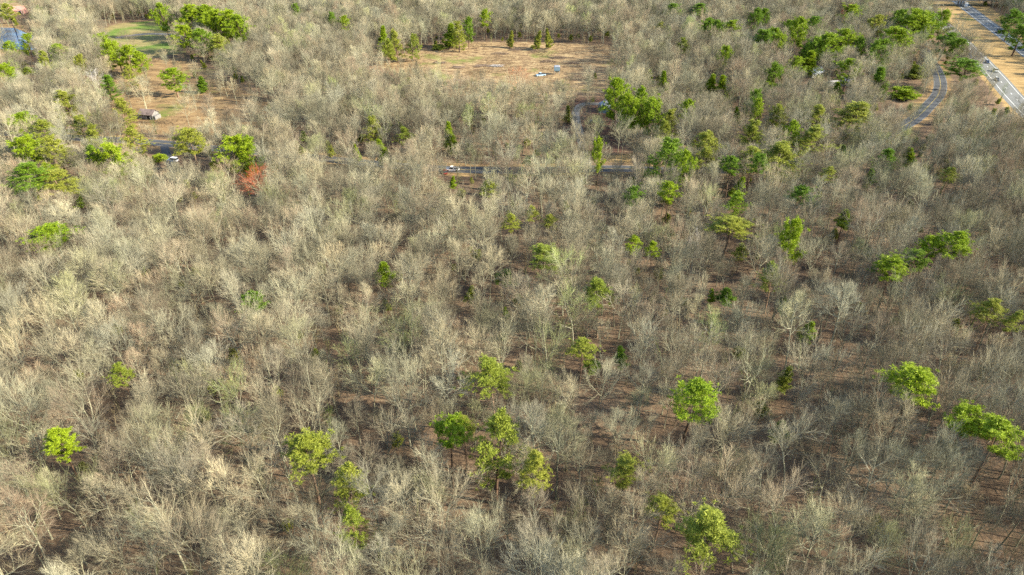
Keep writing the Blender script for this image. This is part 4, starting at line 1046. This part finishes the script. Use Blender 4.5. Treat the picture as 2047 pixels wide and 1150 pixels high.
# the rest of the wood as one mass
def instancer(name, rows, coll, label, cat):
    me = bpy.data.meshes.new(name); me.from_pydata([(r_[0], r_[1], r_[6] if len(r_) > 6 else 0.0) for r_ in rows], [], [])
    for an, ty, key in (('rot', 'FLOAT_VECTOR', 'vector'), ('scl', 'FLOAT_VECTOR', 'vector')):
        a = me.attributes.new(an, ty, 'POINT')
        vals = np.array([r_[5] if an == 'rot' else (r_[2] * r_[3], r_[2] * r_[3], r_[2]) for r_ in rows], np.float32).ravel()
        a.data.foreach_set(key, vals)
    a = me.attributes.new('var', 'INT', 'POINT'); a.data.foreach_set('value', np.array([r_[4] for r_ in rows], np.int32))
    o = bpy.data.objects.new(name, me); col.objects.link(o)
    ng = bpy.data.node_groups.new(name, 'GeometryNodeTree')
    ng.interface.new_socket('Geometry', in_out='INPUT', socket_type='NodeSocketGeometry'); ng.interface.new_socket('Geometry', in_out='OUTPUT', socket_type='NodeSocketGeometry')
    gi = ng.nodes.new('NodeGroupInput'); go = ng.nodes.new('NodeGroupOutput')
    ci = ng.nodes.new('GeometryNodeCollectionInfo'); ci.inputs['Collection'].default_value = coll; ci.inputs['Separate Children'].default_value = True; ci.inputs['Reset Children'].default_value = True
    ip = ng.nodes.new('GeometryNodeInstanceOnPoints'); ip.inputs['Pick Instance'].default_value = True
    def attr(nm, ty):
        n_ = ng.nodes.new('GeometryNodeInputNamedAttribute'); n_.data_type = ty; n_.inputs['Name'].default_value = nm; return n_.outputs['Attribute']
    er = ng.nodes.new('FunctionNodeEulerToRotation'); L = ng.links.new
    L(attr('rot', 'FLOAT_VECTOR'), er.inputs[0]); L(er.outputs[0], ip.inputs['Rotation']); L(attr('scl', 'FLOAT_VECTOR'), ip.inputs['Scale']); L(attr('var', 'INT'), ip.inputs['Instance Index'])
    L(gi.outputs[0], ip.inputs['Points']); L(ci.outputs[0], ip.inputs['Instance']); L(ip.outputs[0], go.inputs[0])
    md = o.modifiers.new('scatter', 'NODES'); md.node_group = ng
    return tag(o, label, cat, None, 'stuff')
rows = [(X, Y, H / BARE[var]['H'], ws, var, rz) for (X, Y, H, ws, var, rz) in FAR]
for k in range(46):                                        # pines on the slope beyond the highway, whose shade falls on its lanes
    q = HWY_N[int(len(HWY_N) * 0.2) + int(k / 46 * len(HWY_N) * 0.7)]; p_ = q + np.array([math.cos(R(17)), -math.sin(R(17))]) * random.uniform(50, 75) + np.random.default_rng(k).normal(0, 3, 2)
    rows.append((p_[0], p_[1], random.uniform(0.8, 1.1), random.uniform(0.9, 1.3), len(BARE) + k % 3, (0.0, 0.0, k * 1.7)))
instancer('forest', rows, lib, 'dense bare winter wood stretching from the middle distance to the top', 'wood')
rows = []
for X, Y in poisson(5.0, 45, 700, 15, rng):
    dn = density(X, Y)
    if random.random() > dn * 0.9: continue
    f = random.uniform(0.6, 1.2); var = random.randrange(6); xs_, ys_, _d = px(X, Y, 3)
    if random.random() < (0.34 if (xs_ > 1230 and 130 < ys_ < 520) else 0.16 if (ys_ < 400) else 0.06): var = LEAFY + random.randrange(2); f *= 0.75
    if blocked(X, Y, 6 * f, 1.5): continue
    rows.append((X, Y, f, random.uniform(0.8, 1.3), var, (0.0, 0.0, random.uniform(0, 6.28))))
print('undergrowth', len(rows))
instancer('undergrowth', rows, lib_s, 'thin bare saplings and brush between the trunks of the wood', 'undergrowth')
# ------------------------------------------------------------------ dead wood on the floor of the near wood
r = np.random.default_rng(77); P_ = np.array([(X + r.normal(0, 4), Y + r.normal(0, 4)) for (X, Y, *_q) in TREES if Y < 330 for k in range(5)])
P_ = P_[[density(a_, b_) > 0.9 for a_, b_ in P_]]; n = len(P_); a = r.uniform(0, 6.28, n)
V_, T_ = spikes(np.c_[P_, np.full(n, 0.07)], np.c_[np.cos(a), np.sin(a), r.uniform(0, 0.18, n)], r.uniform(0.8, 4.5, n), r.uniform(0.025, 0.09, n), 0)
o = bpy.data.objects.new('fallen_branches', make_mesh('fallen_branches', V_, [T_], [M['bark']])); col.objects.link(o)
tag(o, 'fallen dead branches lying on the leaf litter under the near trees', 'dead wood', None, 'stuff')
# ------------------------------------------------------------------ rough dry grass in the open ground
M['dry'] = plain('dry_stems', (0.25, 0.18, 0.10), 0.95, 0.1, 0, 0.5, 0.12)
pts = []
for Pg, n_ in ((CLEARING, 5200), (MEADOW, 3200)):
    G_ = np.array([p[:2] for p in Pg]); lo, hi = G_.min(0), G_.max(0); patch = r.uniform(lo, hi, (60, 2)); k = 0
    while k < n_:
        q = patch[r.integers(60)] + r.normal(0, 5.0, 2) if r.random() < 0.7 else r.uniform(lo, hi)
        if inpoly(Pg, q[0], q[1]): pts.append(q); k += 1
pts = np.repeat(np.array(pts), 3, 0) + r.normal(0, 0.25, (len(pts) * 3, 2)); n = len(pts)
V_, T_ = spikes(np.c_[pts, np.full(n, 0.03)], unit(np.c_[r.normal(0, 0.5, (n, 2)), np.ones(n)]), r.uniform(0.35, 1.1, n), r.uniform(0.03, 0.09, n), 0)
o = bpy.data.objects.new('dry_grass', make_mesh('dry_grass', V_, [T_], [M['dry']])); col.objects.link(o)
tag(o, 'tufts of rough dry grass and weeds in the clearing and meadow', 'grass', None, 'stuff')
